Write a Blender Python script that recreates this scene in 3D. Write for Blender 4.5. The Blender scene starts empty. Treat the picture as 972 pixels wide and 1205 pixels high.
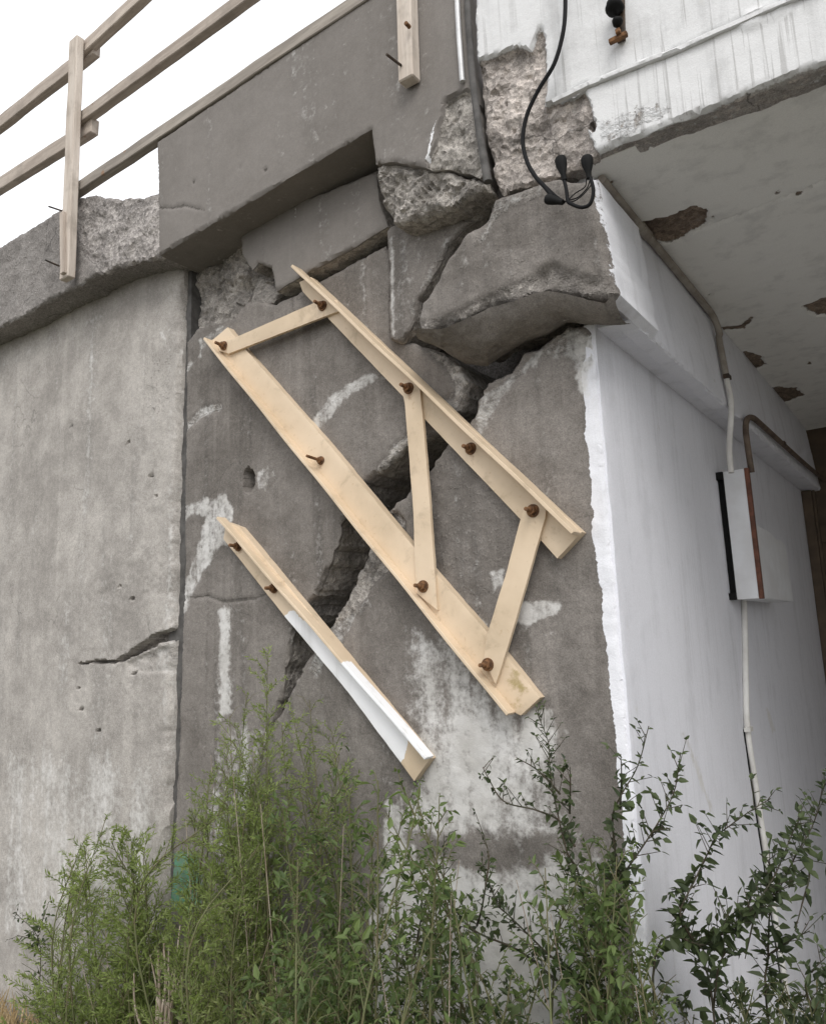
import bpy, bmesh, math, random
import numpy as np
from mathutils import Vector, Matrix
from mathutils.geometry import delaunay_2d_cdt

random.seed(7)
SC = bpy.context.scene
COL = SC.collection

# ------------------------------------------------------------------ camera
F_PX, PW, PH = 900.0, 972.0, 1205.0
YAW, PITCH, ROLL = math.radians(35.2), math.radians(9.8), math.radians(2.36)
CAM = np.array([0.0, -1.85, 1.7])
cy, sy = math.cos(YAW), math.sin(YAW)
cp, sp = math.cos(PITCH), math.sin(PITCH)
cr, sr = math.cos(ROLL), math.sin(ROLL)
FWD = np.array([-sy*cp, cy*cp, sp])
_rt = np.array([cy, sy, 0.0])
_dn = np.cross(FWD, _rt)
RT = cr*_rt + sr*_dn
DN = -sr*_rt + cr*_dn
cam_data = bpy.data.cameras.new('camera')
cam = bpy.data.objects.new('camera', cam_data)
COL.objects.link(cam)
M = Matrix(((RT[0], -DN[0], -FWD[0], CAM[0]),
            (RT[1], -DN[1], -FWD[1], CAM[1]),
            (RT[2], -DN[2], -FWD[2], CAM[2]),
            (0, 0, 0, 1)))
cam.matrix_world = M
cam_data.sensor_fit = 'VERTICAL'
cam_data.sensor_height = 36.0
cam_data.lens = 36.0*F_PX/PH
cam_data.clip_start = 0.05
cam_data.clip_end = 2000
SC.camera = cam

# ------------------------------------------------------------------ light
SUN_EL, SUN_AZ = math.radians(46), math.radians(140)   # high veiled sun behind the camera's right shoulder
world = bpy.data.worlds.new('World')
SC.world = world
world.use_nodes = True
nt = world.node_tree
nt.nodes.clear()
sky = nt.nodes.new('ShaderNodeTexSky')
sky.sky_type = 'NISHITA'
sky.sun_disc = False
sky.sun_elevation = SUN_EL
sky.sun_rotation = SUN_AZ
sky.air_density = 1.6
sky.dust_density = 6.0
sky.ozone_density = 1.0
hs = nt.nodes.new('ShaderNodeHueSaturation')
hs.inputs['Saturation'].default_value = 0.16
bgn = nt.nodes.new('ShaderNodeBackground')
bgn.inputs['Strength'].default_value = 0.15
wo = nt.nodes.new('ShaderNodeOutputWorld')
nt.links.new(sky.outputs[0], hs.inputs['Color'])
veil = nt.nodes.new('ShaderNodeMix')          # even white cloud layer over most of the clear sky
veil.data_type = 'RGBA'
veil.inputs[0].default_value = 0.8
veil.inputs[7].default_value = (8.4, 8.5, 8.8, 1)
nt.links.new(hs.outputs[0], veil.inputs[6])
nt.links.new(veil.outputs[2], bgn.inputs['Color'])
nt.links.new(bgn.outputs[0], wo.inputs['Surface'])
sun_data = bpy.data.lights.new('sun', 'SUN')
sun_data.energy = 1.1
sun_data.angle = math.radians(28)
sun_data.color = (1.0, 0.97, 0.92)
sun = bpy.data.objects.new('sun', sun_data)
COL.objects.link(sun)
sd = Vector((math.sin(SUN_AZ)*math.cos(SUN_EL), math.cos(SUN_AZ)*math.cos(SUN_EL), math.sin(SUN_EL)))
sun.rotation_euler = sd.to_track_quat('Z', 'Y').to_euler()
sun.location = (0, -6, 8)
SC.view_settings.view_transform = 'Standard'
SC.view_settings.look = 'None'
SC.view_settings.gamma = 1
SC.view_settings.use_curve_mapping = False
SC.view_settings.exposure = 0.3
try:
    SC.cycles.max_bounces = 8
    SC.cycles.diffuse_bounces = 5
except Exception:
    pass

# ------------------------------------------------------------------ maths helpers
def rays(px):
    px = np.asarray(px, float).reshape(-1, 2)
    return np.outer((px[:, 0]-486)/F_PX, RT) + np.outer((px[:, 1]-602.5)/F_PX, DN) + FWD

class Frame:
    """a plane in the place: origin, two in-plane axes and the outward normal"""
    def __init__(s, O, U, V):
        s.O = np.array(O, float)
        s.U = np.array(U, float)
        s.V = np.array(V, float)
        s.N = np.cross(s.U, s.V)
    def px(s, pts):
        d = rays(pts)
        t = ((s.O-CAM) @ s.N)/(d @ s.N)
        P = CAM + d*t[:, None]
        return np.stack([(P-s.O) @ s.U, (P-s.O) @ s.V], 1)
    def xyz(s, uv, off=0.0):
        uv = np.asarray(uv, float).reshape(-1, 2)
        return s.O + np.outer(uv[:, 0], s.U) + np.outer(uv[:, 1], s.V) + np.outer(np.broadcast_to(off, len(uv)), s.N)
    def p3(s, pts, off=0.0):
        return s.xyz(s.px(pts), off)

def fac(y):                      # plane parallel to the bridge front
    return Frame((0, y, 0), (1, 0, 0), (0, 0, 1))
def wal(x):                      # plane parallel to the underpass wall
    return Frame((x, 0, 0), (0, 1, 0), (0, 0, 1))
def cei(z):                      # downward facing plane
    return Frame((0, 0, z), (0, 1, 0), (1, 0, 0))

_rs = np.random.RandomState(11)
_PERM = _rs.permutation(4096)
_VAL = _rs.rand(4096)*2-1
def _h(i, j, k):
    return _VAL[_PERM[(_PERM[(_PERM[i & 4095]+j) & 4095]+k) & 4095]]
def vnoise(P, seed=0):
    P = np.asarray(P, float) + seed*17.31
    I = np.floor(P).astype(int)
    f = P-I
    f = f*f*f*(f*(f*6-15)+10)
    r = 0
    for a in (0, 1):
        wa = f[:, 0] if a else 1-f[:, 0]
        for b in (0, 1):
            wb = f[:, 1] if b else 1-f[:, 1]
            for c in (0, 1):
                wc = f[:, 2] if c else 1-f[:, 2]
                r = r + wa*wb*wc*_h(I[:, 0]+a, I[:, 1]+b, I[:, 2]+c)
    return r
def fbm(P, freq, octv=4, seed=0, gain=.5):
    P = np.asarray(P, float)*freq
    r = 0
    a = 1.0
    t = 0
    for o in range(octv):
        r = r + a*vnoise(P, seed+o*3)
        t += a
        P = P*2.03
        a *= gain
    return r/t
def worley(P, freq, seed=0):
    P = np.asarray(P, float)*freq + seed*7.7
    I = np.floor(P).astype(int)
    best = np.full(len(P), 9.0)
    cell = np.zeros(len(P))
    for a in (-1, 0, 1):
        for b in (-1, 0, 1):
            for c in (-1, 0, 1):
                J = I+(a, b, c)
                q = np.stack([_h(J[:, 0], J[:, 1], J[:, 2]+50*s) for s in (1, 2, 3)], 1)*.5+.5
                d = np.linalg.norm(J+q-P, axis=1)
                m = d < best
                best = np.where(m, d, best)
                cell = np.where(m, _h(J[:, 0]+9, J[:, 1], J[:, 2]), cell)
    return best, cell
def sdist(P, poly):
    """signed distance to a closed polygon, positive inside"""
    A = np.asarray(poly, float)
    B = np.roll(A, -1, 0)
    best = np.full(len(P), 1e9)
    ins = np.zeros(len(P), bool)
    for a, b in zip(A, B):
        e = b-a
        w = P-a
        t = np.clip((w @ e)/max(e @ e, 1e-12), 0, 1)
        d = np.linalg.norm(w-np.outer(t, e), axis=1)
        best = np.minimum(best, d)
        c = ((a[1] > P[:, 1]) != (b[1] > P[:, 1]))
        xi = a[0] + (P[:, 1]-a[1])*(b[0]-a[0])/(b[1]-a[1] if abs(b[1]-a[1]) > 1e-12 else 1e-12)
        ins ^= c & (P[:, 0] < xi)
    return np.where(ins, best, -best)
def sstep(a, b, x):
    t = np.clip((x-a)/(b-a), 0, 1)
    return t*t*(3-2*t)
def broken(P, amp, seed=0, f=1.0):
    """fractured concrete: torn lumps with stones standing out"""
    n = fbm(P, 8*f, 6, seed, .6)
    d, c = worley(P+fbm(P, 20*f, 3, seed+5)[:, None]*.03, 24*f, seed)
    d2, c2 = worley(P+fbm(P, 50*f, 2, seed+6)[:, None]*.01, 75*f, seed+2)
    return amp*(1.3*n + .28*c + .15*(.5-d) + .13*c2 + .10*(.5-d2))

# ------------------------------------------------------------------ scene helpers
def tag(o, label, cat, group=None):
    o['label'] = label
    o['category'] = cat
    if group:
        o['group'] = group
    return o
def thing(name, label, cat, loc=(0, 0, 0), group=None):
    o = bpy.data.objects.new(name, None)
    COL.objects.link(o)
    o.location = loc
    o.empty_display_size = .1
    return tag(o, label, cat, group)
def link(name, me, mat, parent=None, keep=True):
    o = bpy.data.objects.new(name, me)
    COL.objects.link(o)
    if mat and not me.materials:
        me.materials.append(mat)
    if parent is not None:
        o.parent = parent
        if keep:          # mesh is in place coordinates
            root = parent
            off = Vector((0, 0, 0))
            while root is not None:
                off += root.location
                root = root.parent
            o.location = -off
    return o
ATTRS = ('white', 'lime', 'expo', 'dark', 'tan', 'green', 'fine')
def mesh_from(name, V, Fc, attrs=None, smooth=True, sharp=40):
    me = bpy.data.meshes.new(name)
    me.from_pydata([tuple(v) for v in V], [], [tuple(int(i) for i in f) for f in Fc])
    if smooth:
        me.polygons.foreach_set('use_smooth', np.ones(len(me.polygons), bool))
        if sharp:
            me.set_sharp_from_angle(angle=math.radians(sharp))
    if attrs:
        for k, v in attrs.items():
            a = me.attributes.new(k, 'FLOAT', 'POINT')
            a.data.foreach_set('value', np.ascontiguousarray(v, dtype=np.float32))
    me.update()
    return me

def sdist_fast(P, coarse, fine, margin):
    r = sdist(P, coarse)
    k = np.abs(r) < margin
    if k.any():
        r[k] = sdist(P[k], fine)
    return r
def slab(name, poly, fr, mat, parent, depth=.12, step=.01, jag=.004, edge=.008, rough=.0012,
         regions=(), tilt=None, base=None, side=None, jags=None, seed=0, wander=.0, zones=()):
    """a piece of concrete or plate: outline on a plane, worn edges, relief on the face, torn sides going in"""
    poly = np.asarray(poly, float)
    n = len(poly)
    area = .5*np.sum(poly[:, 0]*np.roll(poly[:, 1], -1)-np.roll(poly[:, 0], -1)*poly[:, 1])
    jv = np.full(n, jag) if jags is None else np.asarray(jags, float)
    if area < 0:
        poly = poly[::-1]
        jv = np.roll(jv[::-1], -1)
    B = []
    J = []
    for i in range(n):
        a, b = poly[i], poly[(i+1) % n]
        k = max(1, int(math.ceil(np.linalg.norm(b-a)/step)))
        for q in range(k):
            B.append(a+(b-a)*q/k)
            J.append(jv[i])
    B = np.array(B)
    J = np.array(J)
    P0 = fr.xyz(B)
    B = B + J[:, None]*np.stack([fbm(P0, 28, 4, seed+1, .6), fbm(P0, 28, 4, seed+2, .6)], 1)*1.6
    lo, hi = B.min(0), B.max(0)
    gx = np.arange(lo[0]+step*.5, hi[0], step)
    gy = np.arange(lo[1]+step*.5, hi[1], step*.87)
    G = np.stack(np.meshgrid(gx, gy), -1)
    G[1::2, :, 0] += step*.5
    G = G.reshape(-1, 2)
    for zp, zs in zones:
        zp = np.asarray(zp, float)
        l2, h2 = zp.min(0), zp.max(0)
        g2 = np.stack(np.meshgrid(np.arange(l2[0], h2[0], zs), np.arange(l2[1], h2[1], zs*.87)), -1)
        g2[1::2, :, 0] += zs*.5
        g2 = g2.reshape(-1, 2)
        G = np.vstack([G[sdist(G, zp) < 0], g2[sdist(g2, zp) > 0]])
    rs = np.random.RandomState(seed+3)
    mg = float(np.max(jv))*3+edge*3.2+step*1.5
    G = G + (rs.rand(*G.shape)-.5)*(min([z[1] for z in zones]+[step]))*.3
    G = G[sdist_fast(G, poly, B, mg) > step*.45]
    allp = [Vector(p) for p in np.vstack([B, G])]
    nb = len(B)
    vo, eo, fo, ov, oe, of = delaunay_2d_cdt(allp, [(i, (i+1) % nb) for i in range(nb)], [], 1, 1e-7)
    uv = np.array([(v.x, v.y) for v in vo])
    src = {}
    for i, lst in enumerate(ov):
        for s in lst:
            src[s] = i
    loop = []
    LJ = []
    for i in range(nb):
        j = src.get(i)
        if j is not None and (not loop or loop[-1] != j):
            loop.append(j)
            LJ.append(min(J[i], J[i-1]))
    if loop[0] == loop[-1]:
        loop.pop()
        LJ.pop()
    LJ = np.array(LJ)
    isb = np.zeros(len(uv), bool)
    isb[loop] = True
    P = fr.xyz(uv)
    d = np.maximum(sdist_fast(uv, poly, B, mg), 0)
    d[isb] = 0
    off = rough*fbm(P, 30, 4, seed+4) + wander*fbm(P, 2.2, 3, seed+8)
    if edge > 0:
        r = edge*np.clip(1+1.3*fbm(P, 14, 3, seed+6), .25, 2.6)
        q = np.clip(1-d/r, 0, 1)
        off = off - r*(1-np.sqrt(np.clip(1-q*q, 0, 1)))*.9
    at = {k: np.full(len(uv), (base or {}).get(k, 0.0)) for k in ATTRS}
    for R in regions:
        f = R.get('f', .004)
        pad = f+R.get('rag', .01)*1.1
        rp = np.asarray(R['poly'], float)
        sel = np.where(np.all((uv > rp.min(0)-pad) & (uv < rp.max(0)+pad), axis=1))[0]
        if len(sel) == 0:
            continue
        Ps = P[sel]
        s0 = sdist(uv[sel], rp) + R.get('rag', .01)*fbm(Ps, R.get('rf', 22), 4, seed+R.get('seed', 0)+10, .6)
        s = sstep(-f, f, s0)
        if R.get('dep') or R.get('amp'):
            amp = R.get('amp', 0)
            off[sel] += s*(-R.get('dep', 0))
            if amp:
                off[sel] += sstep(-f, f+abs(amp), s0)*broken(Ps, amp, seed+R.get('seed', 0), R.get('bf', 1.0))
        for k in ATTRS:
            if k in R:
                at[k][sel] = at[k][sel]*(1-s)+R[k]*s
    if tilt is not None:
        off = off + tilt(uv)
    V = list(fr.xyz(uv, off))
    Fc = [tuple(f) for f in fo if len(f) >= 3]
    lp = np.array(loop)
    L = len(lp)
    sides = side or {'expo': .8}
    prev = lp
    ext = {k: [] for k in ATTRS}
    if depth > 0:
        Pb = fr.xyz(uv[lp], off[lp])
        cen = uv.mean(0)
        nx = np.roll(uv[lp], -1, 0)-np.roll(uv[lp], 1, 0)
        nin = np.stack([-nx[:, 1], nx[:, 0]], 1)
        nin /= np.maximum(np.linalg.norm(nin, axis=1), 1e-9)[:, None]
        ja = float(np.max(jv))
        rings = (.06, .14, .25, .4, .6, 1.0) if ja > .002 and depth > .1 else ((.12, .4, 1.0) if ja > .002 else (1.0,))
        for t in rings:
            Pr = Pb - fr.N*depth*t
            w = nin*(LJ*1.8*np.abs(fbm(Pr, 16, 4, seed+20))*min(1, t*3))[:, None]
            Pr = Pr + np.outer(w[:, 0], fr.U)+np.outer(w[:, 1], fr.V)
            st = len(V)
            V.extend(Pr)
            cur = np.arange(st, st+L)
            for i in range(L):
                j = (i+1) % L
                Fc.append((prev[i], cur[i], cur[j], prev[j]))
            prev = cur
            for k in ATTRS:
                v = sides.get(k, 0.0)
                ext[k].append(np.array([v(p) for p in Pr]) if callable(v) else np.full(L, v))
    at = {k: np.concatenate([at[k]]+ext[k]) for k in ATTRS}
    me = mesh_from(name, V, Fc, at)
    return link(name, me, mat, parent)

def catmull(pts, n=8):
    pts = [np.array(p, float) for p in pts]
    if len(pts) < 3:
        return [pts[0]+(pts[-1]-pts[0])*t/n for t in range(n+1)]
    ext = [2*pts[0]-pts[1]]+pts+[2*pts[-1]-pts[-2]]
    out = []
    for i in range(1, len(ext)-2):
        a, b, c, d = ext[i-1:i+3]
        for k in range(n):
            t = k/n
            out.append(.5*((2*b)+(-a+c)*t+(2*a-5*b+4*c-d)*t*t+(-a+3*b-3*c+d)*t**3))
    out.append(pts[-1])
    return out
def tube_data(pts, r, n=8, r1=None, V=None, Fc=None, cap=True):
    V = [] if V is None else V
    Fc = [] if Fc is None else Fc
    pts = [np.array(p, float) for p in pts]
    m = len(pts)
    up = np.array([.3, .2, .93])
    st = len(V)
    for i, p in enumerate(pts):
        t = pts[min(i+1, m-1)]-pts[max(i-1, 0)]
        t /= max(np.linalg.norm(t), 1e-9)
        a = np.cross(t, up)
        if np.linalg.norm(a) < .1:
            a = np.cross(t, (1, 0, 0))
        a /= np.linalg.norm(a)
        b = np.cross(t, a)
        rr = r if r1 is None else r+(r1-r)*i/(m-1)
        for k in range(n):
            w = 2*math.pi*k/n
            V.append(p+rr*(math.cos(w)*a+math.sin(w)*b))
    for i in range(m-1):
        for k in range(n):
            k2 = (k+1) % n
            Fc.append((st+i*n+k, st+i*n+k2, st+(i+1)*n+k2, st+(i+1)*n+k))
    if cap:
        Fc.append(tuple(st+k for k in range(n))[::-1])
        Fc.append(tuple(st+(m-1)*n+k for k in range(n)))
    return V, Fc
def tube(name, pts, r, mat, parent=None, n=10, r1=None):
    V, Fc = tube_data(pts, r, n, r1)
    return link(name, mesh_from(name, V, Fc, sharp=60), mat, parent)
def bevel_box(name, lo, hi, mat, parent=None, bev=.003, seg=2):
    bm = bmesh.new()
    bmesh.ops.create_cube(bm, size=1)
    lo = Vector(lo)
    hi = Vector(hi)
    for v in bm.verts:
        v.co = Vector((lo.x+(v.co.x+.5)*(hi.x-lo.x), lo.y+(v.co.y+.5)*(hi.y-lo.y), lo.z+(v.co.z+.5)*(hi.z-lo.z)))
    if bev:
        bmesh.ops.bevel(bm, geom=bm.edges[:], offset=bev, segments=seg, profile=.6, affect='EDGES')
    me = bpy.data.meshes.new(name)
    bm.to_mesh(me)
    bm.free()
    return link(name, me, mat, parent)
def board(name, p0, p1, across, normal, w, t, mat, parent, bev=.003, warp=.002, seed=0):
    """a sawn board: length p0-p1, width w along across, thickness t along normal; own axes follow the grain"""
    p0 = Vector(p0)
    p1 = Vector(p1)
    x = (p1-p0).normalized()
    nrm = Vector(normal)
    yv = Vector(across)
    yv = (yv-x*yv.dot(x)).normalized()
    zv = x.cross(yv)
    L = (p1-p0).length
    bm = bmesh.new()
    bmesh.ops.create_cube(bm, size=1)
    for v in bm.verts:
        v.co = Vector((v.co.x*L, v.co.y*w, v.co.z*t))
    bmesh.ops.bevel(bm, geom=bm.edges[:], offset=bev, segments=1, affect='EDGES')
    k = max(4, int(L/.05))
    for q in range(1, k):
        bmesh.ops.bisect_plane(bm, geom=bm.verts[:]+bm.edges[:]+bm.faces[:], plane_co=(L*(q/k-.5), 0, 0), plane_no=(1, 0, 0))
    co = np.array([v.co[:] for v in bm.verts])
    dn = np.stack([np.zeros(len(co)), fbm(co+seed*3.3, 6, 3, seed+30), fbm(co+seed*3.3, 6, 3, seed+40)], 1)*warp
    for v, q in zip(bm.verts, dn):
        v.co += Vector(q)
    me = bpy.data.meshes.new(name)
    bm.to_mesh(me)
    bm.free()
    o = link(name, me, mat, parent, keep=False)
    base = Vector((0, 0, 0))
    r = parent
    while r is not None:
        base += r.location
        r = r.parent
    R = Matrix((x, yv, zv)).transposed()
    o.rotation_euler = R.to_euler()
    o.location = (p0+p1)/2-base
    return o
def bolt_mesh(r=.013, stud=.03, washer=True):
    bm = bmesh.new()
    if washer:
        bmesh.ops.create_cone(bm, cap_ends=True, segments=16, radius1=r*1.45, radius2=r*1.4, depth=.004, matrix=Matrix.Translation((0, 0, .002)))
    bmesh.ops.create_cone(bm, cap_ends=True, segments=6, radius1=r, radius2=r*.98, depth=r*.95, matrix=Matrix.Translation((0, 0, .004+r*.47)))
    bmesh.ops.create_cone(bm, cap_ends=True, segments=10, radius1=r*.52, radius2=r*.46, depth=stud, matrix=Matrix.Translation((0, 0, .004+r*.9+stud/2)))
    me = bpy.data.meshes.new('bolt')
    bm.to_mesh(me)
    bm.free()
    return me
def grid_patch(name, A, B, mat, parent, m, amp, attrs, seed=0, bf=1.0, mid=None, edge_amp=.3):
    """torn surface spanned between two outlines of equal length"""
    A = np.asarray(A)
    B = np.asarray(B)
    n = len(A)
    P = []
    W = []
    for j in range(m+1):
        t = j/m
        row = A*(1-t)+B*t
        if mid is not None:
            row = row + np.asarray(mid)*(4*t*(1-t))
        P.append(row)
        W.append(np.full(n, edge_amp+(1-edge_amp)*min(1, 4*t*(1-t)+.0)))
    P = np.array(P).reshape(-1, 3)
    W = np.array(W).reshape(-1)
    nr = np.cross(A[-1]-A[0], B[0]-A[0])
    nr = nr/np.linalg.norm(nr)
    P = P + nr*(broken(P, amp, seed, bf)*W)[:, None]
    Fc = []
    for j in range(m):
        for i in range(n-1):
            a = j*n+i
            Fc.append((a, a+1, a+n+1, a+n))
    at = {k: np.full(len(P), attrs.get(k, 0.0)) for k in ATTRS}
    return link(name, mesh_from(name, P, Fc, at, sharp=60), mat, parent)
def dense(pts, step):
    pts = np.asarray(pts, float)
    L = np.linalg.norm(np.diff(pts, axis=0), axis=1)
    c = np.concatenate([[0], np.cumsum(L)])
    n = max(2, int(c[-1]/step))
    t = np.linspace(0, c[-1], n)
    return np.stack([np.interp(t, c, pts[:, k]) for k in range(pts.shape[1])], 1)
def resamp(pts, n):
    pts = np.asarray(pts, float)
    L = np.linalg.norm(np.diff(pts, axis=0), axis=1)
    c = np.concatenate([[0], np.cumsum(L)])
    t = np.linspace(0, c[-1], n)
    return np.stack([np.interp(t, c, pts[:, k]) for k in range(pts.shape[1])], 1)

# ------------------------------------------------------------------ materials
class NB:
    def __init__(s, name):
        s.m = bpy.data.materials.new(name)
        s.m.use_nodes = True
        s.t = s.m.node_tree
        s.b = s.t.nodes['Principled BSDF']
    def n(s, ty, **k):
        x = s.t.nodes.new(ty)
        for a, v in k.items():
            setattr(x, a, v)
        return x
    def l(s, a, b):
        s.t.links.new(a, b)
    def coord(s, scale=(1, 1, 1), kind='Object'):
        tc = s.n('ShaderNodeTexCoord')
        mp = s.n('ShaderNodeMapping')
        mp.inputs['Scale'].default_value = scale
        s.l(tc.outputs[kind], mp.inputs['Vector'])
        return mp.outputs['Vector']
    def noise(s, vec, scale, det=5, rough=.55, dist=0):
        x = s.n('ShaderNodeTexNoise')
        x.inputs['Scale'].default_value = scale
        x.inputs['Detail'].default_value = det
        x.inputs['Roughness'].default_value = rough
        x.inputs['Distortion'].default_value = dist
        s.l(vec, x.inputs['Vector'])
        return x.outputs['Fac']
    def voro(s, vec, scale, feat='F1', out='Distance'):
        x = s.n('ShaderNodeTexVoronoi', feature=feat)
        x.inputs['Scale'].default_value = scale
        s.l(vec, x.inputs['Vector'])
        return x.outputs[out]
    def attr(s, name):
        x = s.n('ShaderNodeAttribute', attribute_name=name)
        return x.outputs['Fac']
    def math(s, op, a, b=None, c=None, clamp=False):
        x = s.n('ShaderNodeMath', operation=op, use_clamp=clamp)
        for i, v in enumerate((a, b, c)):
            if v is None:
                continue
            if isinstance(v, (int, float)):
                x.inputs[i].default_value = v
            else:
                s.l(v, x.inputs[i])
        return x.outputs[0]
    def rng(s, v, a, b, c=0.0, d=1.0, smooth=True):
        x = s.n('ShaderNodeMapRange', interpolation_type='SMOOTHSTEP' if smooth else 'LINEAR')
        s.l(v, x.inputs['Value'])
        for k, q in zip(('From Min', 'From Max', 'To Min', 'To Max'), (a, b, c, d)):
            x.inputs[k].default_value = q
        return x.outputs['Result']
    def mix(s, f, a, b, mode='MIX'):
        x = s.n('ShaderNodeMix', data_type='RGBA', blend_type=mode)
        if isinstance(f, (int, float)):
            x.inputs[0].default_value = f
        else:
            s.l(f, x.inputs[0])
        for i, v in ((6, a), (7, b)):
            if isinstance(v, tuple):
                x.inputs[i].default_value = (*v, 1)
            else:
                s.l(v, x.inputs[i])
        return x.outputs[2]
    def grey(s, v):
        x = s.n('ShaderNodeCombineColor')
        for i in range(3):
            s.l(v, x.inputs[i])
        return x.outputs[0]
    def bump(s, h, strength, dist, prev=None):
        x = s.n('ShaderNodeBump')
        x.inputs['Strength'].default_value = strength
        x.inputs['Distance'].default_value = dist
        s.l(h, x.inputs['Height'])
        if prev is not None:
            s.l(prev, x.inputs['Normal'])
        return x.outputs['Normal']
    def out(s, col, rough=.85, nrm=None, metal=0, spec=.3):
        if isinstance(col, tuple):
            s.b.inputs['Base Color'].default_value = (*col, 1)
        else:
            s.l(col, s.b.inputs['Base Color'])
        if isinstance(rough, (int, float)):
            s.b.inputs['Roughness'].default_value = rough
        else:
            s.l(rough, s.b.inputs['Roughness'])
        s.b.inputs['Metallic'].default_value = metal
        s.b.inputs['Specular IOR Level'].default_value = spec
        if nrm is not None:
            s.l(nrm, s.b.inputs['Normal'])
        return s.m

def concrete(name, c1, c2, expo=(.30, .275, .25), white=(.78, .78, .79), grain=1.0, streak=.5, pore=.5, dirt=.35, hair=.6):
    B = NB(name)
    v = B.coord()
    big = B.noise(v, 1.7, 6, .6, .3)
    mid = B.noise(v, 9, 6, .62, .2)
    fin = B.noise(v, 70, 5, .65)
    vfin = B.noise(v, 260, 3, .7)
    vs = B.coord((9, 9, .55))
    drip = B.noise(vs, 1.6, 5, .6, .15)
    base = B.mix(B.rng(B.math('ADD', B.math('MULTIPLY', big, .6), B.math('MULTIPLY', mid, .4)), .36, .64), c1, c2)
    base = B.mix(B.math('MULTIPLY', B.rng(drip, .5, .72), streak*.55), base, tuple(x*.62 for x in c1))
    base = B.mix(B.math('MULTIPLY', B.rng(drip, .46, .28), streak*.3), base, tuple(min(1, x*1.45) for x in c2))
    base = B.mix(B.math('MULTIPLY', B.rng(fin, .35, .68), .3*grain), tuple(0 for _ in c1), base, 'MIX') if False else base
    sp_ = B.rng(vfin, .3, .7, 1-.35*grain, 1+.35*grain)
    base = B.mix(1.0, base, B.grey(sp_), 'MULTIPLY')
    sp2 = B.rng(fin, .3, .7, 1-.16*grain, 1+.16*grain)
    base = B.mix(1.0, base, B.grey(sp2), 'MULTIPLY')
    pr = B.rng(B.voro(v, 55), .05, .16)
    pmask = B.rng(B.noise(v, 5, 3), .5, .62)
    pfac = B.math('MULTIPLY', B.math('SUBTRACT', 1.0, pr), B.math('MULTIPLY', pmask, pore))
    base = B.mix(pfac, base, tuple(x*.35 for x in c1))
    # exposed broken aggregate
    vo = B.voro(v, 70, 'F1', 'Color')
    sepv = B.n('ShaderNodeSeparateColor')
    B.l(vo, sepv.inputs[0])
    st = B.rng(sepv.outputs[0], 0, 1, .72, 1.3, False)
    ex = B.mix(1.0, B.mix(B.rng(mid, .35, .65), tuple(x*.72 for x in expo), tuple(min(1, x*1.2) for x in expo)), B.grey(st), 'MULTIPLY')
    ex = B.mix(1.0, ex, B.grey(B.rng(vfin, .25, .75, .6, 1.4)), 'MULTIPLY')
    ea = B.attr('expo')
    efac = B.rng(B.math('ADD', ea, B.math('MULTIPLY', B.math('SUBTRACT', fin, .5), .5)), .4, .6)
    col = B.mix(efac, base, ex)
    ws = B.n('ShaderNodeVectorMath', operation='ADD')
    wn_ = B.n('ShaderNodeTexNoise')
    wn_.inputs['Scale'].default_value = 6
    wn_.inputs['Detail'].default_value = 6
    B.l(v, wn_.inputs['Vector'])
    wsc = B.n('ShaderNodeVectorMath', operation='SCALE')
    wsc.inputs['Scale'].default_value = .22
    B.l(wn_.outputs['Color'], wsc.inputs[0])
    B.l(v, ws.inputs[0])
    B.l(wsc.outputs[0], ws.inputs[1])
    hc = B.rng(B.voro(ws.outputs[0], 1.9, 'DISTANCE_TO_EDGE'), .0022, .006, 1, 0)
    hm = B.rng(B.noise(v, 2.1, 2), .52, .6)
    col = B.mix(B.math('MULTIPLY', B.math('MULTIPLY', hc, hm), hair), col, (.04, .037, .033))
    # dark stains and recess shade put into the colour, tan glue, green paint
    nz = B.math('SUBTRACT', B.noise(v, 34, 6, .7), .5)
    nzd = B.math('ADD', nz, B.math('MULTIPLY', B.math('SUBTRACT', drip, .5), .6))
    dk = B.rng(B.math('ADD', B.attr('dark'), B.math('MULTIPLY', nzd, .8)), .3, .9)
    col = B.mix(B.math('MULTIPLY', dk, .75), col, (.055, .05, .044))
    tn = B.rng(B.math('ADD', B.attr('tan'), B.math('MULTIPLY', nz, 1.3)), .45, .75)
    col = B.mix(B.math('MULTIPLY', tn, .8), col, (.52, .38, .23))
    gn = B.rng(B.math('ADD', B.attr('green'), B.math('MULTIPLY', nz, 1.0)), .3, .9)
    # white paint or lime
    wn = B.math('ADD', B.math('MULTIPLY', nz, 1.5), B.math('MULTIPLY', B.math('SUBTRACT', drip, .5), .7))
    wa = B.attr('white')
    wf = B.rng(B.math('ADD', wa, B.math('MULTIPLY', wn, 1.0)), .42, .58)
    wdirt = B.rng(B.math('ADD', B.math('MULTIPLY', drip, .6), B.math('MULTIPLY', mid, .4)), .48, .66)
    wc = B.mix(B.math('MULTIPLY', wdirt, dirt), white, tuple(x*.62 for x in white))
    wc = B.mix(1.0, wc, B.grey(B.rng(vfin, .3, .7, .95, 1.04)), 'MULTIPLY')
    col = B.mix(wf, col, wc)
    # soft lime bloom, chalky scuffs, and paler tone painted where light falls
    lf = B.rng(B.math('ADD', B.attr('lime'), B.math('ADD', B.math('ADD', B.math('MULTIPLY', nz, 1.5), B.math('MULTIPLY', B.math('SUBTRACT', fin, .5), .7)), B.math('MULTIPLY', B.math('SUBTRACT', drip, .5), 1.7))), .2, .92)
    col = B.mix(B.math('MULTIPLY', lf, .85), col, B.mix(B.rng(mid, .3, .7), (.52, .505, .48), (.68, .67, .655)))
    # thin dark runs in the white
    vr = B.coord((75, 75, 1.3))
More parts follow.
